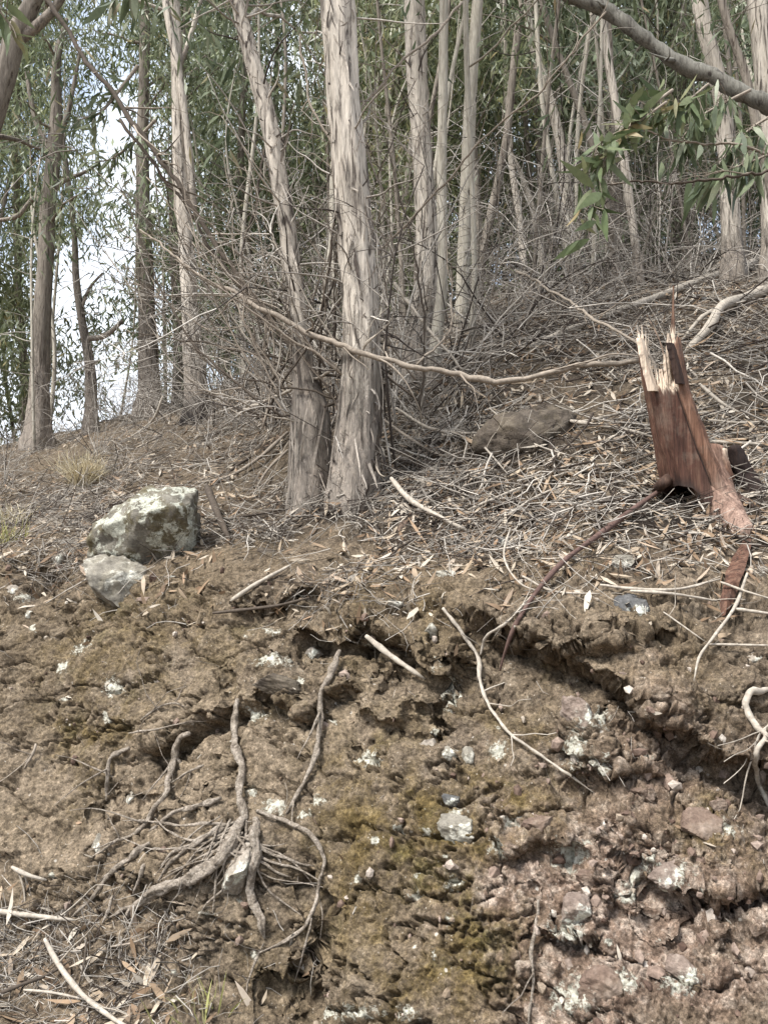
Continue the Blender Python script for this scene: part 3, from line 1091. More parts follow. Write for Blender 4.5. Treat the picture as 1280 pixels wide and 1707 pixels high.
tree('gum_tree', 'pale gum trunk with a ragged skirt of bark at its foot behind the twins',
     [(690, 640, 70), (700, 580, 52), (714, 450, 38), (708, 320, 34), (700, 200, 34), (692, 60, 36), (690, -60, 34)], mat='gum', k=26, ext=4, limbs=6, leaves=1500, nstrip=220, stubs=20, rough_h=0.9, lumpy=0.12)
tree('gum_tree', 'smooth grey-green straight stem rising right beside the ragged pale trunk',
     [(718, 640, 20), (728, 560, 20), (737, 470, 18), (736, 300, 17), (738, 150, 16), (740, -40, 15)], mat='gum_smooth', k=14, ext=4, limbs=4, leaves=700, rough_h=0.25, lumpy=0.04)
tree('gum_tree', 'clean cream stem with dark knots, right of the grey-green straight stem',
     [(768, 560, 24), (772, 450, 22), (778, 300, 22), (785, 150, 21), (796, 0, 19), (800, -60, 18)], mat='gum_smooth', k=16, ext=4, limbs=5, leaves=900, rough_h=0.3, lumpy=0.05)
tree('gum_tree', 'thin pale sapling stem propped close behind the clean cream stem',
     [(778, 590, 9), (790, 480, 9), (786, 300, 9), (778, 120, 10), (775, -40, 10)], mat='gum_smooth', k=10, ext=2, limbs=3, leaves=400, rough_h=0.2, lumpy=0.04)
tree('gum_tree', 'brownish slim gum bending right as it climbs, behind the cream stem',
     [(800, 450, 15), (815, 370, 15), (842, 240, 14), (855, 120, 13), (872, -40, 12)], Y=10.5, mat='gum_dark', k=12, ext=4, limbs=5, leaves=1200, rough_h=0.5)
tree('gum_tree', 'tall forked gum with a blackened foot on the open slope left of the twin trunks',
     [(332, 700, 42), (326, 640, 36), (318, 520, 29), (310, 400, 26), (300, 260, 24), (296, 130, 20), (290, -30, 18)], mat='gum', k=26, ext=5, limbs=6, leaves=1800, nstrip=50, stubs=10,
     char=1.0, rough_h=1.4, forks=[[(324, 350, 12, 0), (316, 260, 13, -.05), (300, 130, 13, -.1), (282, 40, 12, -.1), (272, -30, 11, 0)], [(300, 110, 8, 0), (318, 60, 8, 0), (340, -20, 7, 0)]])
tree('gum_tree', 'dark brown trunk half lost in foliage on the ridge beside the forked gum',
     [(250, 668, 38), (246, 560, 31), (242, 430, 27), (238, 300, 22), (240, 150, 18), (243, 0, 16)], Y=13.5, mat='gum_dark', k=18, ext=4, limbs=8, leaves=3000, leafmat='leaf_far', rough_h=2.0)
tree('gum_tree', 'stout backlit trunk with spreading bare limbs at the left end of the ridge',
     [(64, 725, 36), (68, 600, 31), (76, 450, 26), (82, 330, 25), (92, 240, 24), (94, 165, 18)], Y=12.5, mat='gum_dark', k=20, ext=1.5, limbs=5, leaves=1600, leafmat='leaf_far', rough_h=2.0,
     forks=[[(84, 320, 12, 0), (110, 300, 8, 0), (135, 290, 6, 0), (158, 278, 4, 0)], [(80, 360, 12, 0), (60, 330, 9, 0.2), (30, 360, 8, 0.3), (-5, 368, 6, 0.4)], [(90, 240, 10, 0), (110, 200, 9, 0), (122, 150, 7, 0), (135, 80, 5, 0)], [(88, 260, 11, 0), (60, 200, 9, 0), (45, 120, 7, 0)]])
tree('gum_tree', 'thin crooked dark tree silhouetted against the bright sky gap',
     [(152, 690, 20), (150, 610, 17), (138, 540, 14), (128, 470, 12), (124, 380, 9), (112, 280, 8), (98, 180, 7)], Y=13, mat='gum_dark', k=10, ext=1.5, limbs=3, spread=1.0, leaves=350, leafmat='leaf_far', rough_h=2.0,
     forks=[[(146, 565, 10, 0), (175, 560, 9, 0), (205, 535, 7, 0)], [(134, 520, 7, 0), (150, 480, 5, 0), (172, 455, 4, 0)]])
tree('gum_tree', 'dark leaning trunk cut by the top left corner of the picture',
     [(-60, 330, 44), (-20, 210, 42), (8, 130, 38), (28, 60, 34), (52, 10, 28), (80, -50, 24)], Y=7.0, mat='gum_dark', k=22, ext=2, limbs=3, leaves=500, rough_h=0.6, below=True,
     forks=[[(26, 70, 20, 0), (60, 45, 18, 0), (90, 15, 15, 0), (120, -30, 12, 0)]])
tree('gum_tree', 'pale slanted stem of a crossing pair low on the ridge above the brush pile',
     [(874, 455, 12), (866, 370, 12), (852, 270, 11), (846, 170, 9)], Y=12, mat='gum', k=10, ext=3, limbs=4, leaves=900, rough_h=0.2)
tree('gum_tree', 'thin stem leaning across the slanted pale one on the ridge',
     [(906, 460, 10), (890, 360, 10), (868, 290, 9), (850, 250, 8), (842, 150, 7)], Y=12.3, mat='gum', k=10, ext=3, limbs=3, leaves=700, rough_h=0.2)
tree('gum_tree', 'slender brown stem with reddish dead leaves right of the crossing pair',
     [(906, 440, 10), (902, 330, 9), (896, 240, 9), (890, 140, 8), (886, 0, 8)], Y=13, mat='gum_dark', k=10, ext=3, limbs=4, leaves=900, rough_h=0.4)
tree('gum_tree', 'thin stem slanting up and left across the sky gap near the top centre right',
     [(1010, 330, 13), (985, 235, 12), (950, 140, 11), (920, 60, 10), (895, -30, 10)], Y=9.5, mat='gum_dark', k=10, ext=2, limbs=3, leaves=300, rough_h=0.3, below=True)
tree('gum_tree', 'straight pale pole of a tree passing behind the green leafy sprig',
     [(1062, 440, 15), (1048, 330, 15), (1030, 200, 14), (1012, 90, 13), (1000, -30, 12)], Y=9, mat='gum', k=12, ext=3, limbs=4, leaves=500, rough_h=0.4)
tree('gum_tree', 'pale curved trunk descending behind the big leaning bough',
     [(1215, 330, 30), (1205, 180, 28), (1190, 110, 27), (1172, 40, 26), (1160, -40, 26)], Y=8, mat='gum', k=16, ext=3, limbs=4, leaves=700, rough_h=0.4)
tree('gum_tree', 'thick pale trunk cut by the right edge of the picture near the top',
     [(1290, 420, 38), (1284, 250, 36), (1274, 120, 34), (1262, 0, 33), (1255, -60, 32)], Y=7.5, mat='gum', k=18, ext=3, limbs=4, leaves=700, nstrip=30, rough_h=0.5)
tree('gum_tree', 'reddish thin stem bowing left in front of the right edge trunk',
     [(1290, 340, 16), (1262, 220, 15), (1240, 120, 14), (1212, 40, 13), (1192, -40, 12)], Y=7.0, mat='gum_dark', k=12, ext=2, limbs=2, leaves=200, rough_h=0.4)
tree('gum_tree', 'pale slim stem rising from the right slope under the leaning bough',
     [(942, 300, 20), (930, 220, 17), (908, 140, 16), (885, 60, 15), (870, -30, 14)], Y=11.5, mat='gum', k=12, ext=3, limbs=3, leaves=500, rough_h=0.3, below=True)

# ------------------------------------------------------------------ background stand: copies of a few unique trees
protos = []


def bg_proto(i, kind):
    H = 13 + 2 * (i % 3)
    pts = np.array([[0, 0, -0.3], [0.05, 0, 1.5], [random.uniform(-.25, .25), 0.1, 4], [random.uniform(-.5, .5), random.uniform(-.3, .3), 8], [random.uniform(-.8, .8), 0, H]])
    r0 = [0.10, 0.075, 0.055][kind] * random.uniform(0.85, 1.2)
    root = empty('background_tree', (0, 0, -100))
    ml, P, r = trunk_mesh(pts, [r0 * 1.1, r0, r0 * .85, r0 * .6, 0.02], 10, 0.3, 0.5, 0, i + 5, 0.06)
    cen = []
    for l in crown_points(P, 22, 1.7, 0.06):
        q = catmull(l, 7)
        ml.add(*tube(q, np.linspace(0.022, 0.005, 7), 5, 0, 0, cap=False))
        for j in range(5):
            cen.append(q[random.randrange(2, 7)] + RNG.normal(size=3) * np.array([0.4, 0.4, 0.4]) - np.array([0, 0, 0.25]))
    ml.build('trunk', M['gum_dark' if i % 3 == 0 else 'gum_back'], root)
    mm = MB()
    V, Qd = foliage(cen, 84, 1.0, 0.195, 0.042, (0.25, 0.25, 0.36), 3, 0.85)
    mm.add(V, Qd)
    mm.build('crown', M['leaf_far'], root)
    return root


def copy_thing(o):
    c = o.copy()
    COL.objects.link(c)
    for ch in list(o.children):
        d_ = ch.copy()
        COL.objects.link(d_)
        d_.parent = c
        for g in list(ch.children):
            e_ = g.copy()
            COL.objects.link(e_)
            e_.parent = d_
    return c


for i in range(7):
    protos.append(bg_proto(i, i % 3))
BG_LABEL = 'slim leafy gum in the dense stand along the ridge, its foliage merging with its neighbours'
bgspots = []
for i in range(68):
    for _ in range(40):
        dx = random.uniform(-0.66, 0.66)
        if -0.455 < dx < -0.275:
            continue
        Y = random.uniform(11, 27) if dx > -0.25 else random.uniform(13, 19)
        if dx > -0.05 and Y < 12 and random.random() < 0.6:
            continue
        p = (dx * Y, Y)
        if all((p[0] - q[0]) ** 2 + (p[1] - q[1]) ** 2 > 1.1 for q in bgspots):
            bgspots.append(p)
            break
used = set()
for i, (x, y) in enumerate(bgspots):
    j = i % len(protos)
    o = protos[j] if j not in used else copy_thing(protos[j])
    used.add(j)
    o.location = (x, y, ground_z(x, y))
    s = random.uniform(0.85, 1.15)
    o.scale = (s, s, s * random.uniform(0.9, 1.1))
    o.rotation_euler = (random.uniform(-.05, .05), random.uniform(-.07, .07), random.uniform(0, 6.28))
    tag(o, BG_LABEL, 'tree', 'slim gums of the background stand')

# thin bare saplings
sap = []
for i in range(4):
    H = random.uniform(6, 9)
    p = np.array([[0, 0, -0.2], [random.uniform(-.1, .1), 0, H * .3], [random.uniform(-.3, .3), random.uniform(-.2, .2), H * .65], [random.uniform(-.6, .6), 0, H]])
    root = empty('sapling', (0, 0, -100))
    m, P, r = trunk_mesh(p, [0.032, 0.027, 0.02, 0.006], 8, 0.2, 0.3, 0, i, 0.05)
    for j in range(14):
        kk = random.randrange(int(len(P) * .15), len(P) - 4)
        a = random.uniform(0, 6.28)
        dd = np.array([math.cos(a), math.sin(a), random.uniform(0.1, 0.9)])
        q = [P[kk]]
        for s in range(4):
            dd = dd + RNG.normal(size=3) * 0.2
            q.append(q[-1] + norm(dd[None])[0] * random.uniform(0.1, 0.3))
        m.add(*tube(catmull(np.array(q), 9), np.linspace(0.008, 0.002, 9), 4, 0, 0, cap=False), mi=1)
    m.build('trunk', [M['gum_dark' if i == 1 else 'gum_smooth'], M['twigs']], root)
    sap.append(root)
used = set()
SAP_LABEL = 'thin bare sapling pole standing among the trunks up the slope'
for i in range(46):
    dx = random.uniform(-0.22, 0.56) if i % 6 else random.uniform(-0.5, -0.2)
    Y = random.uniform(7.6, 15) if i % 6 else random.uniform(11, 15)
    x, y = dx * Y, Y
    j = i % 4
    o = sap[j] if j not in used else copy_thing(sap[j])
    used.add(j)
    s = random.uniform(0.7, 1.3)
    o.scale = (s, s, random.uniform(0.8, 1.2))
    o.location = (x, y, ground_z(x, y))
    o.rotation_euler = (random.uniform(-.1, .1), random.uniform(-.12, .12), random.uniform(0, 6.28))
    tag(o, SAP_LABEL, 'sapling', 'bare saplings in the stand')


# ------------------------------------------------------------------ bare shrubs
def shrub_mesh(n, L, spread, seed, rad=0.006, lean=(0, 0)):
    rg = np.random.default_rng(seed)
    Ps, Rs = [], []

    def grow(b, d, L, r, droop, m=8):
        q = [b]
        dd = d.copy()
        cur = rg.normal(size=3) * 0.22
        for s in range(m - 1):
            dd = norm((dd + cur / m * 2.0 + rg.normal(size=3) * 0.10 + np.array([0, 0, -droop / m]))[None])[0]
            q.append(q[-1] + dd * L / (m - 1))
        Ps.append(np.array(q))
        Rs.append(np.linspace(r, r * 0.35, m))
        return np.array(q), dd

    for i in range(n):
        a = rg.uniform(0, 6.283)
        b = np.array([math.cos(a), math.sin(a), 0]) * rg.uniform(0, spread * 0.3) + np.array([0, 0, -0.05])
        d = norm((np.array([math.cos(a) * spread + lean[0], math.sin(a) * spread + lean[1], 1.0]) + rg.normal(size=3) * 0.25)[None])[0]
        q, dd = grow(b, d, L * rg.uniform(0.55, 1.2), rad * rg.uniform(0.6, 1.3), rg.uniform(0.2, 1.6))
        for j in range(rg.integers(3, 8)):
            t = rg.integers(2, 8)
            sd = norm((norm((q[min(t, 7)] - q[t - 1])[None])[0] + rg.normal(size=3) * 0.6)[None])[0]
            q2, d2 = grow(q[t], sd, L * rg.uniform(0.15, 0.45), rad * 0.55, rg.uniform(0, 1.2))
            for l in range(rg.integers(1, 5)):
                t2 = rg.integers(2, 8)
                grow(q2[t2], norm((d2 + rg.normal(size=3) * 0.8)[None])[0], L * rg.uniform(0.06, 0.2), rad * 0.4, 0.3)
    return tubes(np.array(Ps), np.array(Rs), 4)


SHRUBS = [
    (450, 712, 15, 2.1, 0.55, 'arching bare shrub of grey stems between the forked gum and the twin trunks', (-0.3, 0)),
    (395, 705, 12, 1.7, 0.6, 'bare shrub with curling pale twigs on the slope left of the twin trunks', (-0.2, 0)),
    (560, 690, 12, 2.4, 0.4, 'tangle of thin upright stems growing behind the twin trunks', (0, 0)),
    (650, 690, 14, 2.2, 0.45, 'twiggy bare shrub filling the gap right of the thick pale trunk', (0, 0)),
    (655, 800, 9, 1.9, 0.35, 'dark wiry shrub hugging the foot of the thick pale trunk', (-0.15, 0)),
    (770, 610, 12, 1.8, 0.5, 'bare shrub below the clean cream stem', (0.2, 0)),
    (860, 560, 14, 1.6, 0.7, 'low sprawling dead shrub on the brown slope right of the cream stem', (0, 0)),
    (950, 520, 14, 1.6, 0.7, 'fine grey dead shrub lying over the fallen pole', (0.1, 0)),
    (1050, 480, 16, 1.7, 0.7, 'dense dead shrub with dark inner stems below the green leafy sprig', (0, 0)),
    (1150, 470, 18, 1.8, 0.7, 'dense grey dead shrub crowning the right slope', (0, 0)),
    (1240, 450, 18, 1.8, 0.7, 'dense dead shrub at the right edge above the fallen limbs', (0, 0)),
    (1010, 450, 14, 2.0, 0.5, 'tall thin dead shrub on the ridge left of the dark-stemmed one', (0, 0)),
    (90, 735, 14, 1.1, 0.8, 'low dark scrub at the foot of the stout backlit trunk', (0, 0)),
    (190, 700, 14, 1.0, 0.8, 'low dark scrub under the thin crooked tree', (0, 0)),
    (20, 745, 12, 1.2, 0.7, 'wispy scrub at the left end of the ridge', (0, 0)),
    (285, 700, 10, 1.1, 0.7, 'low twiggy scrub on the ridge beside the blackened gum foot', (0, 0)),
    (390, 700, 8, 0.9, 0.7, 'small dry twiggy plant on the open slope right of the blackened gum', (0, 0)),
    (500, 700, 14, 2.5, 0.45, 'tall arching bare shrub pressed against the left side of the twin trunks', (-0.35, 0)),
    (350, 712, 12, 2.0, 0.6, 'bare shrub of long curling stems right beside the blackened gum foot', (0.25, 0)),
    (540, 720, 10, 2.6, 0.3, 'wiry upright stems squeezed between the twin trunks', (0.0, 0)),
    (700, 700, 10, 1.0, 0.9, 'collapsed bare shrub draped over the hollow behind the twin trunks', (0.3, 0)),
]
for i, (px, py, n, L, spd, lab, ln) in enumerate(SHRUBS):
    loc, _ = hit(px, py)
    if loc is None:
        continue
    V, Qd = shrub_mesh(int(n * (0.95 if px < 800 else 1.3)), L, spd, 100 + i, 0.0085, ln)
    m = MB()
    m.add(V, Qd)
    o = m.build('bare_shrub', M['twigs'])
    o.location = loc
    tag(o, lab, 'shrub')
# more of the thicket further back
bm_ = []
for i in range(3):
    V, Qd = shrub_mesh(16, 2.8, 0.45, 300 + i, 0.010)
    m = MB()
    m.add(V, Qd)
    bm_.append(m.build('bare_shrub', M['twigs']))
for i in range(20):
    if i < 14:
        dx = random.uniform(-0.1, 0.55)
        Y = random.uniform(9, 17)
    else:
        dx = random.uniform(-0.5, -0.2)
        Y = random.uniform(9, 14)
    x, y = dx * Y, Y
    if i < 3:
        o = bm_[i]
    else:
        o = bm_[i % 3].copy()
        COL.objects.link(o)
    o.location = (x, y, ground_z(x, y))
    o.rotation_euler = (0, 0, random.uniform(0, 6.28))
    s = random.uniform(0.7, 1.25) if dx > -0.2 else random.uniform(0.35, 0.7)
    o.scale = (s, s, s)
    tag(o, 'bare tangled shrub in the thicket between the trunks', 'shrub', 'bare shrubs of the thicket')


# ------------------------------------------------------------------ sticks, roots and limbs laid on the ground
def smooth1(a, n=5):
    if len(a) < n:
        return a
    pad = np.concatenate([np.repeat(a[:1], n // 2), a, np.repeat(a[-1:], n // 2)])
    return np.convolve(pad, np.ones(n) / n, 'valid')


def laid(name, label, pix, w, mat, cat, lift=0.6, taper=0.5, k=8, sm=9, rough=0.12, group=None, twigs=0, parent=None, origin=None, jitter=0.0, roots=False):
    """a stick or root following the ground under the pixel path"""
    pp = catmull(np.array([(a, b, 0) for a, b in pix], float), max(6, int(sum(math.hypot(pix[i + 1][0] - pix[i][0], pix[i + 1][1] - pix[i][1]) for i in range(len(pix) - 1)) / (4 if roots else 9))))
    ys, nn = [], []
    for a, b, _ in pp:
        loc, nr = hit(a, b)
        if loc is None:
            loc, nr = at(a, b, ys[-1] if ys else 10.0), np.array([0, -0.5, 0.8])
        ys.append(loc[1])
        nn.append(nr)
    ys = np.array(ys)
    kf = 4 if roots else 3
    ys = np.array([ys[max(0, i - kf):i + kf + 1].min() for i in range(len(ys))])
    ys = smooth1(np.minimum(ys, smooth1(ys, sm) + 0.03), sm)
    n = len(pp)
    P = np.array([at(a, b, y) for (a, b, _), y in zip(pp, ys)])
    rr = 0.5 * w * (1.0 if roots else 0.8) * ys / F * np.linspace(1, taper, n)
    tt_ = np.linspace(0, 1, n)
    rr = rr * (0.55 + 0.45 * np.minimum(1, np.minimum(tt_, 1 - tt_) * 7)) * (1 + 0.12 * np.sin(tt_ * 23 + w))
    view = norm(np.array([[0, 0, CAMZ]]) - P)
    P = P + view * (rr * lift + (0.0 if roots else 0.008 * np.maximum(ys - 1, 0)))[:, None]
    if jitter:
        P = P + RNG.normal(size=P.shape) * jitter
    m = MB()
    if roots:
        sd_ = random.random() * 50
        wv = np.stack([fbm(P + sd_, 9, 3, 3), fbm(P + sd_, 9, 3, 4), fbm(P + sd_, 9, 3, 5)], -1)
        P = P + wv * (np.minimum(rr, 0.012) * 0.9)[:, None]
        rr = rr * (1 + 0.28 * fbm(P + sd_, 16, 3, 7))
    m.add(*tube(P, rr, k, rough, random.randrange(999), 75 if roots else 30, True, 0.25 if roots else 0.6))
    for j in range(twigs):
        i0 = random.randrange(n // 5, n)
        d0 = norm((P[min(i0 + 1, n - 1)] - P[max(i0 - 1, 0)])[None])[0]
        d0 = norm((d0 + RNG.normal(size=3) * 0.7 + np.array([0, -0.1, 0.2]))[None])[0]
        L = random.uniform(0.1, 0.35)
        q = [P[i0]]
        for s in range(4):
            d0 = norm((d0 + RNG.normal(size=3) * 0.22)[None])[0]
            q.append(q[-1] + d0 * L / 4)
        m.add(*tube(catmull(np.array(q), 9), np.linspace(rr[i0] * 0.5, 0.0015, 9), 5, 0.0, 0, cap=False))
    if parent is not None:
        return m.build(name, M[mat], parent, origin)
    base = P[0]
    o = m.build(name, M[mat], None, base)
    tag(o, label, cat, group)
    return o


def hung(name, label, pix, w, mat, cat, taper=0.4, k=8, twigs=0, group=None, rough=0.08, tl=(0.15, 0.6), start=1.0):
    """a limb hanging free; pix = (px, py, Y)"""
    pts = np.array([at(a, b, y) for a, b, y in pix])
    n = max(12, len(pts) * 9)
    P = catmull(pts, n)
    P = P + RNG.normal(size=P.shape) * 0.003
    so_ = random.random() * 90
    P = P + 0.022 * np.stack([fbm(P + so_, 3.2, 3, 3), fbm(P + so_, 3.2, 3, 4), fbm(P + so_, 3.2, 3, 5)], -1)
    y0 = np.mean([p[2] for p in pix])
    rr = (1 + 0.22 * fbm(P + so_, 9, 3, 9)) * 0.5 * w * y0 / F * np.linspace(1, taper, n) * np.interp(np.linspace(0, 1, n), [0, 0.45, 1], [start, 1, 1])
    m = MB()
    m.add(*tube(P, rr, k, rough, random.randrange(999), 20, True, 0.5))
    for j in range(twigs):
        i0 = random.randrange(n // 8, n)
        d0 = norm((P[min(i0 + 1, n - 1)] - P[max(i0 - 1, 0)])[None])[0]
        d0 = norm((d0 + RNG.normal(size=3) * 0.55)[None])[0]
        L = random.uniform(*tl)
        q = [P[i0]]
        for s in range(6):
            d0 = norm((d0 + RNG.normal(size=3) * 0.2)[None])[0]
            q.append(q[-1] + d0 * L / 6)
        m.add(*tube(catmull(np.array(q), 13), np.linspace(max(rr[i0] * 0.5, 0.003), 0.0012, 13), 5, 0.0, 0, cap=False))
    o = m.build(name, M[mat], None, P[0])
    tag(o, label, cat, group)
    return o


hung('dead_branch', 'long sagging grey branch sweeping across from the twin trunks to the broken stump', [(235, 380, 5.6), (330, 455, 5.3), (420, 505, 5.0), (520, 556, 4.8), (620, 596, 4.6), (740, 622, 4.5), (850, 634, 4.4), (960, 612, 4.4), (1065, 600, 4.3)], 10, 'brown_stick', 'branch', 0.85, 10, 18, start=0.35)
hung('dead_branch', 'long straight dead branch slanting down from the top left corner towards the twin trunks', [(75, -10, 6.4), (150, 110, 6.2), (240, 222, 6.0), (330, 360, 5.8), (410, 480, 5.6), (490, 590, 5.4)], 9, 'stick', 'branch', 0.9, 8, 16)
hung('dead_branch', 'thin dead branch running parallel under the long straight one', [(200, 200, 6.2), (300, 330, 6.0), (370, 440, 5.9), (440, 540, 5.7), (500, 620, 5.6)], 6, 'stick', 'branch', 0.6, 6, 12)
hung('dead_branch', 'slim curved branch rising from the slope to meet the sagging grey branch', [(400, 690, 5.6), (470, 655, 5.2), (540, 625, 4.9), (590, 603, 4.7), (625, 560, 4.6)], 7, 'pale_stick', 'branch', 0.5, 7, 6)
hung('dead_branch', 'thin branch bowing from the twin trunks out over the left slope', [(640, 628, 4.9), (560, 672, 4.9), (480, 690, 5.1), (400, 695, 5.4)], 6, 'stick', 'branch', 0.4, 6, 6)
hung('dead_branch', 'dark wiry branch crossing the thick pale trunk from upper right', [(770, 5, 5.3), (720, 60, 5.2), (660, 110, 5.1), (600, 200, 5.0), (640, 330, 5.0), (660, 440, 5.1)], 5, 'brown_stick', 'branch', 0.5, 6, 14)
hung('dead_branch', 'thin dark branch slanting up to the right across the pale stems', [(630, 420, 6.0), (720, 330, 5.8), (800, 235, 5.6), (900, 150, 5.4), (1010, 20, 5.2)], 5, 'brown_stick', 'branch', 0.6, 6, 10)
hung('dead_branch', 'wiry dark branch arching down along the thick pale trunk', [(500, 60, 5.2), (520, 180, 5.0), (580, 270, 4.9), (620, 360, 4.9), (640, 480, 4.95), (650, 620, 5.0)], 5, 'brown_stick', 'branch', 0.5, 6, 16)
hung('dead_branch', 'pale thin limb hanging beside the leaning twin trunk', [(440, 250, 5.7), (425, 350, 5.6), (400, 430, 5.6), (430, 540, 5.5), (470, 640, 5.5)], 5, 'stick', 'branch', 0.5, 6, 12)
hung('dead_branch', 'slender pale branch lying against the foot of the thick trunk', [(640, 640, 4.9), (632, 720, 4.8), (618, 790, 4.75), (600, 850, 4.75)], 10, 'stick', 'branch', 0.8, 8, 3)
hung('dead_branch', 'short pale branch climbing from the hollow towards the straight stems', [(660, 470, 6.2), (690, 520, 6.0), (730, 570, 5.8), (770, 615, 5.6)], 7, 'pale_stick', 'branch', 0.5, 7, 3)
hung('dead_branch', 'thin dark twig branch poking at the split top of the stump', [(860, 450, 6.2), (940, 500, 5.4), (1020, 545, 4.8), (1080, 590, 4.5), (1110, 640, 4.4)], 6, 'brown_stick', 'branch', 0.7, 6, 6)
hung('leaning_bough', 'thick grey leaning bough arching over the top right corner', [(1330, 205, 5.6), (1270, 172, 5.6), (1190, 132, 5.7), (1100, 82, 5.8), (1020, 25, 5.9), (930, -15, 6.0), (840, -45, 6.1)], 27, 'bough', 'bough', 0.8, 14, 6)
hung('dead_branch', 'thin green-brown branch reaching in from the right edge below the leaves', [(1300, 283, 4.4), (1230, 292, 4.4), (1140, 305, 4.5), (1060, 300, 4.6), (1000, 310, 4.7)], 6, 'stick', 'branch', 0.5, 7, 6)
hung('dead_branch', 'thin dead branch dropping from the right edge through the leafy sprig', [(1290, 255, 5.0), (1210, 240, 5.0), (1130, 235, 5.0), (1050, 210, 4.8)], 5, 'brown_stick', 'branch', 0.5, 6, 8)

for i in range(32):
    x0, y0 = random.uniform(420, 700), random.uniform(600, 720)
    x1, y1 = (random.uniform(170, 420), random.uniform(180, 560)) if i % 3 else (random.uniform(520, 760), random.uniform(120, 420))
    Y0 = random.uniform(4.7, 5.3)
    Y1 = Y0 + random.uniform(-0.3, 0.6)
    xm, ym = (x0 + x1) / 2 + random.uniform(-40, 40), (y0 + y1) / 2 + random.uniform(-10, 70)
    hung('dead_branch', 'thin bare twig branch arching up through the tangle around the twin trunks', [(x0, y0, Y0), (xm, ym, (Y0 + Y1) / 2), (x1, y1, Y1)], random.uniform(3.0, 5.5),
         random.choice(('stick', 'stick', 'brown_stick', 'pale_stick')), 'branch', 0.35, 5, random.randrange(5, 11), 'thin twigs tangled around the twin trunks', tl=(0.12, 0.7))

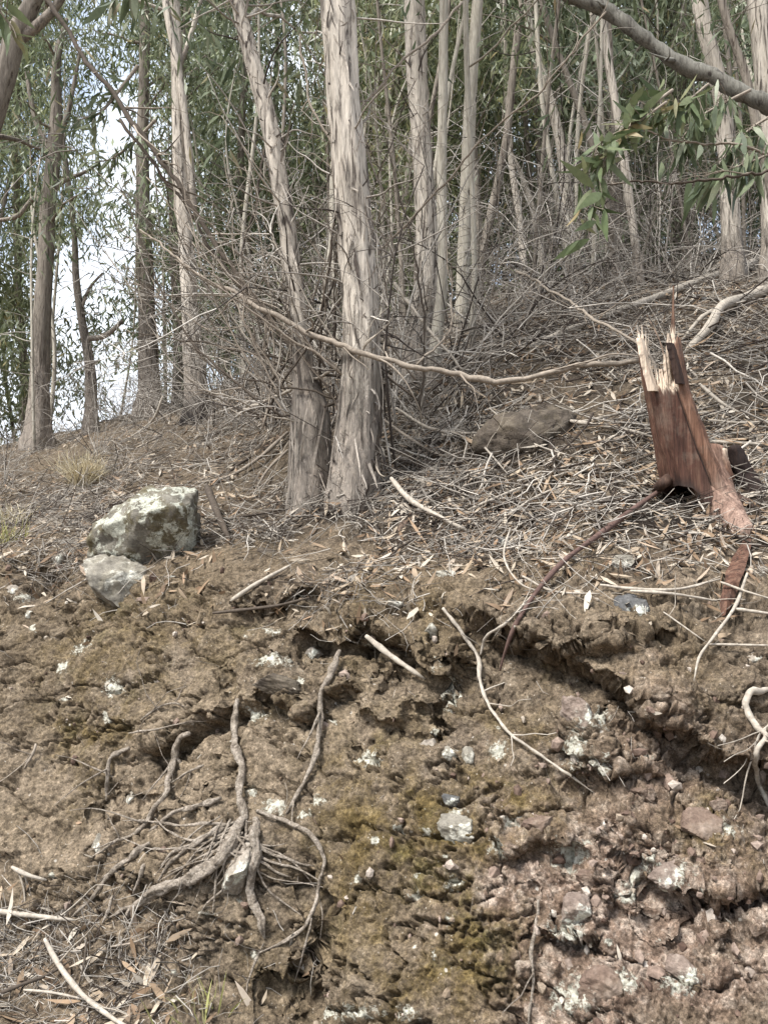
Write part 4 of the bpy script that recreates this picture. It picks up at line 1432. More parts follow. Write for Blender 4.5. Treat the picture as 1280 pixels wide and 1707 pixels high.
# fallen limbs and sticks on the upper slope
laid('fallen_pole', 'long straight fallen pole running down the right slope above the stump', [(1290, 425), (1190, 460), (1080, 500), (960, 545), (880, 578)], 19, 'pale_stick', 'pole', 3.0, 0.6, 10, 15, 0.08)
laid('fallen_limb', 'thick pale crooked limb coming down from the right edge behind the stump', [(1290, 478), (1235, 498), (1200, 512), (1185, 540), (1160, 568), (1140, 590)], 24, 'pale_stick', 'limb', 2.0, 0.7, 10, 9, 0.1)
laid('fallen_limb', 'pale side prong lying against the thick crooked limb', [(1196, 514), (1170, 528), (1150, 550), (1136, 568)], 11, 'pale_stick', 'limb', 1.4, 0.6, 8, 9)
STICKS = [
    ('pale stick lying under the brown boulder towards the stump', [(940, 700), (1000, 710), (1050, 718), (1100, 732)], 10, 'pale_stick'),
    ('curved pale stick arching over the brown boulder', [(660, 680), (720, 715), (800, 722), (880, 708), (960, 685), (1000, 660)], 8, 'pale_stick'),
    ('thin pale stick crossing the face of the brown boulder', [(815, 680), (850, 710), (890, 740), (980, 768)], 5, 'pale_stick'),
    ('pale stick slanting down towards the boulder\'s dark gap', [(790, 725), (820, 760), (850, 795)], 5, 'pale_stick'),
    ('long pale stick below the brown boulder ending near the stump', [(780, 850), (850, 820), (920, 795), (1000, 775), (1090, 770)], 7, 'pale_stick'),
    ('long thin stick under the boulder running towards the stump root', [(830, 870), (900, 825), (980, 800), (1060, 805)], 6, 'pale_stick'),
    ('pointed bleached stick lying before the hollow right of the twin trunks', [(652, 797), (680, 830), (720, 855), (785, 888)], 13, 'pale_stick'),
    ('thin stick lying right under the pointed bleached stick', [(690, 850), (730, 862), (770, 893)], 6, 'stick'),
    ('grey weathered plank-like stick standing up behind the mossy boulder', [(345, 810), (365, 860), (385, 905)], 18, 'stick'),
    ('slim stick lying across behind the mossy boulder', [(340, 872), (400, 862), (470, 850)], 8, 'stick'),
    ('pale stick leaning over the soil below the twin trunks', [(385, 1002), (425, 975), (485, 942)], 11, 'pale_stick'),
    ('dark stick half buried in the bank below the twin trunks', [(355, 1022), (420, 1015), (470, 1008), (520, 995)], 8, 'stick'),
    ('broken pale stick end jutting from the overhang in the middle of the bank', [(610, 1060), (650, 1092), (708, 1132)], 14, 'pale_stick'),
    ('pale horizontal stick on the soil lip right of the red stick', [(1000, 975), (1060, 982), (1130, 982), (1200, 965)], 8, 'pale_stick'),
    ('paired pale stick under the horizontal one on the lip', [(1050, 985), (1120, 990), (1195, 1002)], 8, 'pale_stick'),
    ('pale twig lying from the lip to the right edge', [(1200, 970), (1240, 985), (1290, 1000)], 6, 'pale_stick'),
    ('forked pale stick hanging over the right lip', [(1245, 955), (1225, 1010), (1190, 1060), (1165, 1095), (1156, 1135)], 8, 'pale_stick'),
    ('thin straight pale stick meeting the forked one from the right edge', [(1180, 1074), (1230, 1075), (1290, 1076)], 6, 'pale_stick'),
    ('thin twig joining the forked stick from above', [(1105, 1020), (1140, 1045), (1178, 1072)], 4, 'pale_stick'),
    ('bleached stick lying across the ground at the bottom left edge', [(-10, 1518), (60, 1527), (125, 1534)], 12, 'pale_stick'),
    ('long pale curved stick running off the bottom of the frame', [(75, 1565), (100, 1610), (140, 1660), (200, 1705), (240, 1725)], 12, 'pale_stick'),
    ('short pale stick on the soil left of the roots', [(20, 1445), (45, 1458), (78, 1467)], 10, 'pale_stick'),
    ('thin stick above the long pale curved stick', [(145, 1565), (140, 1610), (130, 1650)], 5, 'stick'),
    ('brown stick lying beneath the root mound', [(185, 1578), (220, 1572), (250, 1560)], 5, 'brown_stick'),
    ('grey stick among the litter in the bottom left corner', [(-10, 1660), (40, 1640), (80, 1625), (120, 1600)], 9, 'stick'),
    ('thin pale stick crossing the corner litter', [(40, 1650), (90, 1655), (150, 1668)], 6, 'pale_stick'),
    ('stick lying on the open slope below the blackened gum', [(420, 760), (390, 780), (380, 790)], 8, 'stick'),
    ('short stick propped on the open slope left of the blackened gum', [(272, 660), (255, 700), (210, 735)], 6, 'pale_stick'),
    ('brown fallen limb behind the twin trunks\' left foot', [(480, 720), (430, 765), (380, 795), (330, 805)], 9, 'brown_stick'),
    ('thin brown limb under the brown fallen one', [(480, 750), (445, 785), (420, 830)], 7, 'brown_stick'),
    ('thin pale stick lying downhill right of the stump', [(1165, 640), (1200, 670), (1235, 690)], 9, 'pale_stick'),
    ('pale stick lying level right of the stump', [(1160, 735), (1220, 738), (1290, 742)], 10, 'pale_stick'),
    ('thin pale stick above the level one right of the stump', [(1180, 700), (1240, 705), (1290, 700)], 6, 'pale_stick'),
    ('grey stick behind the stump running to the right edge', [(1140, 620), (1200, 612), (1290, 604)], 8, 'stick'),
    ('pale stick left of the stump pointing at its middle', [(900, 720), (960, 705), (1030, 690), (1090, 678)], 7, 'pale_stick'),
    ('grey limb rising behind the brown boulder', [(960, 800), (1020, 780), (1080, 760)], 9, 'stick'),
    ('low pale limb in the hollow behind the twin trunks', [(640, 760), (700, 775), (755, 770)], 10, 'stick'),
    ('thin dark limb lying over the hollow\'s rim', [(640, 700), (690, 735), (740, 760), (790, 745)], 7, 'brown_stick'),
    ('curved pale twig by the small grey rock on the lip', [(850, 880), (840, 930), (870, 975), (920, 988)], 5, 'pale_stick'),
    ('pale stick lying left of the small grey rock', [(870, 960), (920, 985), (1000, 990)], 6, 'pale_stick'),
    ('stick under the hanging bark slab at the right edge', [(1225, 1015), (1260, 1020), (1290, 1024)], 9, 'pale_stick'),
    ('fallen grey stem on the slope above the fallen pole', [(900, 470), (960, 440), (1020, 425)], 9, 'stick'),
    ('fallen grey stem crossing high on the right slope', [(800, 600), (860, 560), (930, 530), (1000, 520)], 8, 'stick'),
    ('grey limb lying across the ridge between the blackened gum and the twin trunks', [(480, 585), (430, 625), (370, 650)], 10, 'stick'),
]
for lab, pix, w, mt in STICKS:
    laid('fallen_stick', lab, pix, w, mt, 'stick', 0.9, 0.6, 8, 7, 0.12, twigs=random.choice((0, 0, 1, 2)))

laid('peeled_branch', 'long dark red peeled branch hanging from the stump foot over the overhang', [(1108, 812), (1060, 845), (1000, 890), (940, 935), (895, 985), (860, 1040), (842, 1085), (833, 1118)], 14, 'red_stick', 'branch', 1.0, 0.55, 10, 15, 0.1)

# exposed roots
ROOTS = [
    ('long white root trailing from the overhang down to the red earth', [(738, 1015), (770, 1055), (797, 1095), (800, 1140), (820, 1185), (860, 1230), (920, 1272), (990, 1322)], 7, 'pale_stick'),
    ('thin pale root joining the long white root from the red branch', [(800, 1092), (812, 1060), (845, 1035), (880, 1000), (910, 970)], 6, 'pale_stick'),
    ('thick white root looping out of the bank at the right edge', [(1290, 1148), (1250, 1156), (1242, 1178), (1260, 1210), (1278, 1225), (1262, 1255), (1262, 1300), (1290, 1360)], 12, 'pale_stick'),
    ('thin white root crossing the looping one at the right edge', [(1290, 1200), (1265, 1225), (1255, 1250)], 5, 'pale_stick'),
    ('brown root hanging down the middle of the bank', [(566, 1085), (550, 1125), (535, 1155), (532, 1200), (528, 1250), (510, 1300), (478, 1355)], 12, 'root'),
    ('thin root hanging near the bottom of the mossy face', [(896, 1500), (893, 1545), (886, 1590), (890, 1630), (882, 1700), (886, 1725)], 7, 'root'),
    ('crooked brown root hooking out of the left bank', [(318, 1220), (296, 1232), (288, 1280), (275, 1325), (240, 1375)], 13, 'root'),
    ('long thin root running down from the hooked root to the left soil', [(285, 1300), (262, 1345), (230, 1385), (190, 1405), (150, 1430)], 8, 'root'),
    ('short hooked root on the left bank', [(216, 1246), (185, 1262), (178, 1295), (178, 1335)], 9, 'root'),
    ('thin pale root arching over the left bank above the hooked roots', [(235, 1200), (262, 1180), (290, 1172), (315, 1180)], 4, 'root'),
    ('thin root lying under the arching pale one', [(215, 1222), (260, 1215), (310, 1205)], 4, 'root'),
    ('small dark root at the left edge of the bank', [(60, 1240), (50, 1265), (40, 1282)], 6, 'brown_stick'),
    ('thin root branching right of the hooked root', [(340, 1275), (310, 1290), (285, 1305)], 5, 'root'),
]
for lab, pix, w, mt in ROOTS:
    laid('exposed_root', lab, pix, w, mt, 'root', 0.75, 0.5, 10, 13, 0.35, roots=True, twigs=4)

loc0, _ = hit(405, 1360)
rs = empty('root_crown', loc0)
tag(rs, 'gnarled root crown spreading thick bare roots over the lower left bank', 'root crown')
RC = [
    ([(405, 1362), (385, 1400), (362, 1440), (325, 1460), (285, 1472), (250, 1490), (225, 1512), (215, 1530)], 30, .55, 14),
    ([(285, 1474), (245, 1500), (210, 1515), (180, 1530)], 12, .5, 8),
    ([(425, 1362), (428, 1410), (418, 1455), (415, 1490), (432, 1525), (442, 1565)], 24, .5, 12),
    ([(400, 1366), (360, 1385), (320, 1410), (290, 1420), (268, 1445)], 11, .5, 8),
    ([(392, 1370), (345, 1395), (310, 1415), (285, 1440), (265, 1468)], 12, .5, 8),
    ([(370, 1330), (330, 1345), (290, 1355), (250, 1385)], 14, .5, 8),
    ([(250, 1405), (215, 1430), (185, 1455), (150, 1500), (120, 1530)], 14, .4, 8),
    ([(240, 1415), (205, 1440), (165, 1470)], 10, .5, 8),
    ([(395, 1165), (390, 1220), (402, 1280), (402, 1330), (410, 1365)], 13, 1.3, 10),
    ([(430, 1352), (475, 1368), (515, 1390), (540, 1430), (532, 1470), (512, 1540), (480, 1565), (430, 1590)], 10, .6, 8),
    ([(432, 1590), (415, 1630), (410, 1660)], 4, .5, 6),
    ([(520, 1530), (508, 1580), (490, 1640)], 4, .5, 6),
    ([(190, 1490), (180, 1520), (170, 1540)], 8, .5, 8),
    ([(240, 1440), (232, 1470), (222, 1490)], 7, .5, 8),
]
for q in range(34):
    a = random.uniform(0.15, 3.0) if q % 2 else random.uniform(2.2, 3.0)
    x, y = 405 + random.uniform(-40, 30), 1375 + random.uniform(-15, 50)
    L = random.uniform(60, 240)
    pix = [(x, y)]
    for t in range(4):
        a += random.uniform(-0.45, 0.45)
        x += math.cos(a) * L / 4
        y += math.sin(a) * L / 4 * 0.9
        pix.append((x, y))
    RC.append((pix, random.uniform(3, 6.5), 0.35, 2))
for pix, w, tp, kk in RC:
    laid('root', None, pix, w * (0.78 if w > 8 else 1.0), 'root', None, 0.95, tp, kk + 8, 13, 0.42, parent=rs, origin=loc0, roots=True)


# ------------------------------------------------------------------ rocks
def ico(sub):
    import bmesh
    bm = bmesh.new()
    bmesh.ops.create_icosphere(bm, subdivisions=sub, radius=1.0)
    V = np.array([v.co[:] for v in bm.verts])
    T = np.array([[v.index for v in f.verts] for f in bm.faces])
    bm.free()
    return V, T


ICO5, ICO3 = ico(5), ico(3)


def rock(label, px, py, w, h, mat, seed, sink=0.25, tilt=0.0, cuts=9, depth=0.9, group=None):
    loc, nr = hit(px, py)
    s = loc[1] / F
    a, b = w * 0.5 * s, h * 0.5 * s
    V, T = (ICO5 if w > 30 else ICO3)
    V = V.copy()
    rg = np.random.default_rng(seed)
    for i in range(cuts):
        n = norm(rg.normal(size=(1, 3)))[0]
        dd = rg.uniform(0.42, 0.8)
        pr = V @ n
        V = V - np.outer(np.maximum(pr - dd, 0) * 0.92, n)
    V = V / np.abs(V).max(axis=0)
    V = V * (1 + 0.10 * fbm(V + seed, 1.6, 4, seed % 40)[:, None] + 0.055 * fbm(V + seed, 5, 5, seed % 30, 0.6)[:, None] - 0.06 * sstep(0.88, 1.0, 1 - np.abs(fbm(V + seed, 1.8, 4, seed % 20)))[:, None])
    V = V * np.array([a, (a + b) * 0.5 * depth, b])
    c, s_ = math.cos(tilt), math.sin(tilt)
    V = V @ np.array([[c, 0, -s_], [0, 1, 0], [s_, 0, c]])
    m = MB()
    m.add(V, None, T)
    o = m.build('rock', M[mat])
    o.location = loc - nr * (a + b) * 0.5 * depth * sink
    tag(o, label, 'rock', group)
    return o


rock('large mossy boulder crusted with pale lichen on the left shoulder of the bank', 268, 918, 205, 190, 'rock_mossy', 5, 0.0, -0.5, 6, 0.9)
rock('flat pale grey-green rock wedged below the large mossy boulder', 184, 976, 134, 108, 'rock_grey', 9, 0.12, 0.35, 10)
rock('big smooth brown boulder half buried under sticks left of the stump', 868, 742, 190, 140, 'rock_brown', 12, 0.25, -0.2, 9)
rock('brown boulder shoulder behind the big smooth one', 905, 690, 130, 70, 'rock_brown', 15, 0.45, 0.0, 6)
ROCKS = [
    ('small angular grey rock on the lip below the red peeled branch', 1036, 940, 62, 38, 'rock_grey', 21),
    ('dark blue-grey stone set in the top of the right overhang', 1066, 1020, 70, 62, 'rock_dark', 22),
    ('pale ribbed stone, biggest of the three below the middle overhang', 716, 1242, 48, 36, 'rock_pale', 23),
    ('round grey stone in the middle of the three below the middle overhang', 752, 1250, 36, 32, 'rock_grey', 24),
    ('narrow upright stone, last of the three towards the red earth', 784, 1254, 28, 36, 'rock_grey', 25),
    ('tall pale slab of rock exposed under the right overhang', 962, 1212, 70, 90, 'rock_pale', 26),
    ('flat flaking pale stone in the mossy face', 765, 1375, 72, 50, 'rock_grey', 27),
    ('round grey stone at the edge of the mossy face beside the red earth', 860, 1373, 46, 40, 'rock_grey', 28),
    ('small grey stone above the flaking stone in the mossy face', 745, 1333, 30, 24, 'rock_dark', 29),
    ('small pale stone on the soil straight below the thick trunk', 656, 1002, 30, 22, 'rock_grey', 30),
    ('small grey stone at the rim of the middle overhang', 716, 1046, 28, 30, 'rock_grey', 31),
    ('tall weathered stone clasped between two roots of the root crown', 392, 1438, 56, 110, 'rock_pale', 32),
    ('tan stone leaning at the foot of the thick pale trunk', 642, 868, 44, 50, 'rock_brown', 33),
    ('small orange-brown stone beside the tan stone at the trunk foot', 672, 878, 22, 34, 'rock_pink', 34),
    ('grey stone in the soil left of the root mound', 165, 1400, 36, 48, 'rock_grey', 35),
    ('small upright stone above the root mound', 215, 1330, 18, 26, 'rock_grey', 36),
    ('pale stone at the left edge below the dark hollow', 22, 985, 24, 24, 'rock_pale', 37),
    ('small stone under the pale one near the dark hollow', 50, 1027, 22, 20, 'rock_grey', 38),
    ('crumbling stone on the right rim of the dark hollow', 96, 938, 30, 36, 'rock_pale', 39),
    ('pale pebble resting below the large mossy boulder', 285, 962, 26, 20, 'rock_pale', 40),
    ('pink tuff block at the left end of the red earth', 905, 1370, 80, 60, 'rock_pink', 41),
    ('flat pink block above the pink tuff blocks', 955, 1318, 44, 34, 'rock_pink', 42),
    ('broad pink tuff block near the right side of the red earth', 1160, 1395, 100, 70, 'rock_pink', 43),
    ('whitish crumbling block below the broad pink tuff', 1120, 1470, 90, 62, 'rock_pale', 44),
    ('rounded pale lump beneath the pink tuff blocks', 945, 1545, 76, 84, 'rock_pale', 45),
    ('small pale stone right under the rounded pale lump', 952, 1610, 28, 26, 'rock_pale', 46),
    ('pink lump in the middle of the red earth', 985, 1475, 52, 36, 'rock_pink', 47),
    ('reddish lump below the right overhang', 1195, 1330, 40, 32, 'rock_pink', 48),
    ('red-brown block in the shade of the right overhang', 1090, 1330, 56, 40, 'rock_pink', 49),
    ('pale block near the bottom right corner', 1140, 1640, 66, 50, 'rock_pale', 50),
    ('pinkish block by the bottom edge under the rounded pale lump', 990, 1660, 90, 70, 'rock_pink', 51),
    ('reddish stone filling the hole at the right edge', 1262, 1530, 60, 40, 'rock_pink', 52),
    ('dark mossy stone lying beside the fallen pole', 1205, 466, 56, 36, 'rock_dark', 53),
    ('dark stone under the dark mossy one on the right slope', 1178, 502, 42, 32, 'rock_dark', 54),
    ('buff stone at the right edge of the lip', 1266, 950, 46, 40, 'rock_pale', 55),
    ('low grey stone on the soil left of the red peeled branch', 745, 955, 70, 26, 'rock_grey', 56),
    ('flat dark stone in the soil below the hollow', 835, 905, 46, 40, 'rock_dark', 57),
    ('small pale stone left of the middle overhang', 520, 1088, 34, 24, 'rock_pale', 58),
    ('buff stone embedded in the right overhang face', 1250, 1100, 40, 26, 'rock_pale', 59),
    ('tan lump hanging on the middle overhang of the bank', 470, 1130, 90, 40, 'rock_brown', 60),
    ('grey stone under the fallen stick below the twin trunks', 440, 920, 50, 34, 'rock_brown', 61),
]
for i, (lab, px, py, w, h, mt, sd) in enumerate(ROCKS):
    if px > 880 and 1150 < py:
        mt = 'rock_tuff' if mt == 'rock_pale' else 'rock_pink'
        w, h = w * 0.9, h * 0.9
    rock(lab, px, py, w, h, mt, sd, 0.75 if px > 880 and py > 1150 else 0.45, random.uniform(-.4, .4), 12)


# ------------------------------------------------------------------ the broken stump
def build_stump():
    Ys = hit(1165, 846)[0][1] + 0.05
    def c_at(py):
        cxs = np.interp(py, [470, 570, 640, 750, 830, 880], [1088, 1097, 1108, 1140, 1166, 1172])
        return at(cxs, py, Ys)
    s = Ys / F
    k, n = 160, 64
    th = np.arange(k) * 2 * math.pi / k            # 0 = right, -90deg = towards camera
    thd = np.degrees(th)
    # break height (as image row) per angle
    ang = [0, 20, 35, 50, 70, 100, 140, 158, 168, 180, 194, 204, 212, 224, 245, 262, 276, 284, 292, 300, 325, 345, 360]
    top = [578, 572, 580, 612, 624, 628, 630, 600, 575, 568, 570, 590, 640, 652, 657, 653, 655, 640, 585, 574, 570, 574, 578]
    tp = np.interp(thd, ang, top) + 3 * np.sin(th * 17) + 3 * np.sin(th * 43 + 1) + RNG.normal(size=k) * 2.5
    bpy_ = np.interp(thd, [0, 60, 120, 180, 215, 240, 255, 275, 300, 330, 360], [868, 865, 850, 815, 812, 818, 842, 852, 866, 872, 868])
    mo = MB()
    V, pale, tan, pink, char = [], [], [], [], []
    split = 272.0
    for j in range(n):
        t = j / (n - 1)
        for i in range(k):
            py = bpy_[i] + (tp[i] - bpy_[i]) * t
            c = c_at(py)
            r = np.interp(py, [480, 580, 650, 750, 810, 850, 880], [40, 40, 41, 51, 57, 64, 74]) * s * 0.87
            sd = thd[i] - split - (py - 650) * 0.035
            gr = 1 - 0.14 * math.exp(-(sd / 3.0) ** 2)
            lob = 1 + 0.05 * math.sin(th[i] * 5 + 0.6) * np.interp(py, [600, 860], [0.4, 1.6]) + 0.03 * math.sin(th[i] * 11 + py * 0.01)
            p = c + np.array([math.cos(th[i]), math.sin(th[i]), 0]) * r * gr * lob
            V.append(p)
            pale.append(0.7 * float(np.clip(1 - (py - tp[i]) / 7, 0, 1)) if 190 < thd[i] < 285 else 0.0)
            tan.append(float(np.clip((sd + 2) / 4, 0, 1)) * 0.75 if thd[i] > 200 else (0.6 if thd[i] < 30 else 0.1))
            pink.append(float(sstep(770, 850, py)) * float(np.exp(-((thd[i] - 300) / 26) ** 2)) * 0.7)
            char.append(min(1.0, 0.7 * float(np.exp(-((py - bpy_[i]) / 16) ** 2)) * (thd[i] < 285) + 1.0 * float(np.exp(-(sd / 2.4) ** 2))))  # char at the foot; along the split, groove shade painted dark
    no = n * k
    # inner wall of the break
    ni = 14
    for j in range(ni):
        t = (j + 1) / ni
        for i in range(k):
            fl = 664 + 10 * math.sin(th[i] * 9)
            py = tp[i] + (fl - tp[i]) * t if tp[i] < fl else tp[i]
            c = c_at(py)
            r = np.interp(py, [480, 580, 650, 750], [40, 40, 41, 50]) * s * 0.87 * (0.88 - 0.30 * t)
            p = c + np.array([math.cos(th[i]), math.sin(th[i]), 0]) * r
            V.append(p + RNG.normal(size=3) * 0.003)
            left = 120 < thd[i] < 290
            pale.append(0.95 if left else 0.25)
            tan.append(0.7)
            pink.append(0)
            char.append(0.0 if left else 0.35)  # right inner wall darker than the left
    cpt = c_at(664)
    V.append(cpt)
    pale.append(0.8); tan.append(0.5); pink.append(0); char.append(0)
    V = np.array(V)
    rows = n + ni
    r_ = (np.arange(rows - 1) * k)[:, None]
    c_ = np.arange(k)[None, :]
    c2 = (np.arange(k) + 1)[None, :] % k
    Qd = np.stack([r_ + c_, r_ + c2, r_ + k + c2, r_ + k + c_], -1).reshape(-1, 4)
    ci = np.arange(k)
    T = np.stack([np.full(k, len(V) - 1), (rows - 1) * k + ci, (rows - 1) * k + (ci + 1) % k], -1)
    q = V * np.array([28, 28, 2.0])
    V = V + norm((V - c_at(720)) * np.array([1, 1, 0])) * (0.006 * fbm(q, 1.0, 3, 44))[:, None]
    base = c_at(850)
    for q in range(220):      # torn fibres along the break
        i = random.choice([x for x in range(k) if 150 < thd[x] < 300 or thd[x] < 60])
        c = c_at(tp[i])
        b = c + np.array([math.cos(th[i]), math.sin(th[i]), 0]) * 40 * s * 0.87 * random.uniform(0.72, 0.98) - np.array([0, 0, 0.02])
        L = 0.015 + 0.11 * random.random() ** 2
        e = b + np.array([random.uniform(-.2, .1), random.uniform(-.15, .15), 1]) * (L + 0.02)
        w = random.uniform(0.0015, 0.005)
        mo.add(np.array([b - [w, 0, 0], b + [w, 0, 0], b + [0, w, 0], e]), None, [[0, 1, 3], [1, 2, 3], [2, 0, 3]], pale=0.85, tan=0.6, pink=0, char=0)
    root = empty('broken_stump', base)
    tag(root, 'jagged red-brown tree stump snapped off with pale splintered top', 'stump')
    mo.add(V, Qd, T, pale=pale, tan=tan, pink=pink, char=char)
    mo.build('trunk', M['stump'], root, base)
    # splinters, plus a dark panel for the recess: (polyline px, dy, width, pale, tan, char)
    SP = [
        ([(1122, 640), (1121, 565), (1122, 476)], 0.03, 15, 0.05, 0.9, 0.0, 0.16),
        ([(1116, 640), (1112, 580), (1114, 556)], 0.0, 9, 0.8, 0.8, 0.0, 0.5),
        ([(1133, 640), (1125, 605), (1116, 572)], -0.125, 18, 0.0, 0.3, 0.72, 0.9),  # dark panel proud of the wall, painting the darkness of a recess
        ([(1088, 652), (1076, 610), (1066, 564)], -0.09, 19, 0.95, 0.5, 0.0, 0.75),
        ([(1100, 664), (1103, 640), (1102, 616)], -0.05, 14, 0.9, 0.4, 0.0, 0.6),
        ([(1112, 664), (1110, 630), (1107, 590)], -0.08, 12, 0.8, 0.6, 0.0, 0.5),
        ([(1108, 600), (1098, 565), (1077, 525)], 0.04, 4, 0.3, 0.6, 0.0, 0.2),
    ]
    for pl, dy, w, pa, ta, ch, endw in SP:
        P = catmull(np.array([at(a, b, Ys + dy) for a, b in pl]), 14)
        W = 0.5 * w * s * np.linspace(1, endw, 14)
        D = 0.35 * W + 0.002
        sv = np.array([1.0, 0.25, 0])
        dv = np.array([-0.25, 1.0, 0])
        jit = RNG.normal(size=(14, 1)) * 0.0015
        VV = np.stack([P - sv * W[:, None] + jit, P - dv * D[:, None], P + sv * W[:, None] - jit, P + dv * D[:, None]], 1).reshape(-1, 3)
        rr = (np.arange(13) * 4)[:, None]
        cc = np.arange(4)[None, :]
        QQ = np.stack([rr + cc, rr + (cc + 1) % 4, rr + 4 + (cc + 1) % 4, rr + 4 + cc], -1).reshape(-1, 4)
        m = MB()
        m.add(VV, QQ, [[52, 53, 54], [52, 54, 55]], pale=pa, tan=ta, char=ch, pink=0)
        m.build('splinter', M['stump'], root, base, smooth=False)
    # root toes
    for pix, w, tp_, pk in [([(1166, 760), (1192, 826), (1214, 860), (1242, 896)], 80, 0.5, 0.6), ([(1118, 796), (1104, 806), (1090, 818)], 22, 0.5, 0.0),
                            ([(1185, 810), (1222, 832), (1262, 848)], 34, 0.4, 0.1)]:
        pts = []
        for a, b in pix:
            lo, nr = hit(a, b)
            pts.append(lo)
        pts = np.array(pts)
        pts[0] = at(pix[0][0], pix[0][1], Ys + 0.04)
        if len(pts) > 2:
            pts[1] = at(pix[1][0], pix[1][1], min(pts[1][1], Ys - 0.06))
        P = catmull(pts, 24)
        Vt, Qt, Tt = tube(P, 0.5 * w * s * np.linspace(1, tp_, 24), 14, 0.14, 3, 12, True, 0.2)
        m = MB()
        pg = np.concatenate([np.repeat(np.linspace(0.2, 1.0, 24) * pk, 14), [0, pk]])
        m.add(Vt, Qt, Tt, pale=0, tan=0.8, pink=pg, char=0.0 if pk > 0.5 else 0.65)
        m.build('root', M['stump'], root, base)
    # charred stub
    P = catmull(np.array([at(1262, 850, Ys + 0.02), at(1245, 800, Ys + 0.03), at(1228, 765, Ys + 0.04), at(1222, 744, Ys + 0.04)]), 20)
    Vt, Qt, Tt = tube(P, 0.5 * s * np.array(list(np.linspace(80, 34, 9)) + list(np.linspace(32, 20, 11))), 24, 0.55, 8, 26, True, 0.5)
    m = MB()
    m.add(Vt, Qt, Tt, pale=0, tan=0, pink=0, char=0.82)
    m.build('charred_stub', M['stump'], root, base)
    # pale broken end
    P = catmull(np.array([at(1205, 800, Ys - 0.03), at(1200, 775, Ys - 0.02), at(1196, 752, Ys)]), 12)
    Vt, Qt, Tt = tube(P, 0.5 * s * np.linspace(34, 26, 12), 14, 0.25, 5, 20, True, 0.5)
    m = MB()
    m.add(Vt, Qt, Tt, pale=np.concatenate([np.repeat(np.linspace(0, 0.9, 12) ** 3, 14), [0, 0.95]]), tan=0.8, pink=0.0, char=0.0)
    m.build('broken_shoot', M['stump'], root, base)
    # bark slab hanging below
    P = []
    for a, b in [(1240, 905), (1228, 935), (1216, 970), (1206, 1005), (1200, 1032)]:
        lo, nr = hit(a, b)
        P.append(lo + norm(np.array([[0, -1.0, 0.5]]))[0] * 0.035)
    P = catmull(np.array(P), 22)
    W = 0.5 * s * np.interp(np.linspace(0, 1, 22), [0, 0.25, 0.6, 0.9, 1], [12, 26, 28, 20, 5])
    sv = norm(np.array([[1.0, 0, 0.28]]))[0]
    dv = np.array([0, 1.0, -0.3])
    VV = np.stack([P - sv * W[:, None], P - dv * 0.012, P + sv * W[:, None], P + dv * 0.008], 1).reshape(-1, 3) + RNG.normal(size=(88, 3)) * 0.0015
    rr = (np.arange(21) * 4)[:, None]
    cc = np.arange(4)[None, :]
    QQ = np.stack([rr + cc, rr + (cc + 1) % 4, rr + 4 + (cc + 1) % 4, rr + 4 + cc], -1).reshape(-1, 4)
    m = MB()
    m.add(VV, QQ, [[84, 85, 86], [84, 86, 87], [0, 2, 1], [0, 3, 2]], pale=0.0, tan=0.35, pink=0.0, char=0.1)
    o = m.build('bark_slab', M['stump'], None, P[0], smooth=False)
    tag(o, 'reddish slab of bark hanging on the lip below the stump', 'bark slab')


build_stump()


# ------------------------------------------------------------------ leafy sprigs
def sprig(label, stem, w, leaves, L, matl='leaf_near', droop=0.8, rows=6, wid=0.17, sp_=0.9):
    P0 = np.array([at(a, b, y) for a, b, y in stem])
    P = catmull(P0, 40)
    root = empty('leafy_sprig', P[0])
    tag(root, label, 'sprig')
    m = MB()
    rr = 0.5 * w * np.mean(P[:, 1]) / F
    m.add(*tube(P, np.linspace(rr, rr * 0.3, 40), 6, 0.05, 3))
    bases, dirs = [], []
    for i in range(leaves):
        k = int(8 + 31 * random.random())
        tg = norm((P[min(k + 1, 39)] - P[k - 1])[None])[0]
        dd = norm((tg * 0.6 + RNG.normal(size=3) * sp_ + np.array([0, -0.1, -droop]))[None])[0]
        if random.random() < 0.5:
            e = P[k] + norm((tg + RNG.normal(size=3) * 0.7)[None])[0] * random.uniform(0.05, 0.22)
            m.add(*tube(catmull(np.array([P[k], (P[k] + e) / 2 + RNG.normal(size=3) * 0.01, e]), 6), np.linspace(0.003, 0.0015, 6), 4, 0, 0, cap=False))
            bases.append(e)
        else:
            bases.append(P[k])
        dirs.append(dd)
    m.build('stem', M['brown_stick'], root, P[0])
    n = len(bases)
    LL = L * RNG.uniform(0.6, 1.2, n)
    V, Qd = leaf_batch(np.array(bases), np.array(dirs), RNG.normal(size=(n, 3)) * np.array([0.7, 1, 0.7]) + np.array([0, -0.5, 0.3]), LL, LL * wid * RNG.uniform(0.8, 1.25, n), RNG.uniform(-0.35, 0.35, n), rows)
    mm = MB()
    mm.add(V, Qd)
    mm.build('foliage', M[matl], root, P[0])


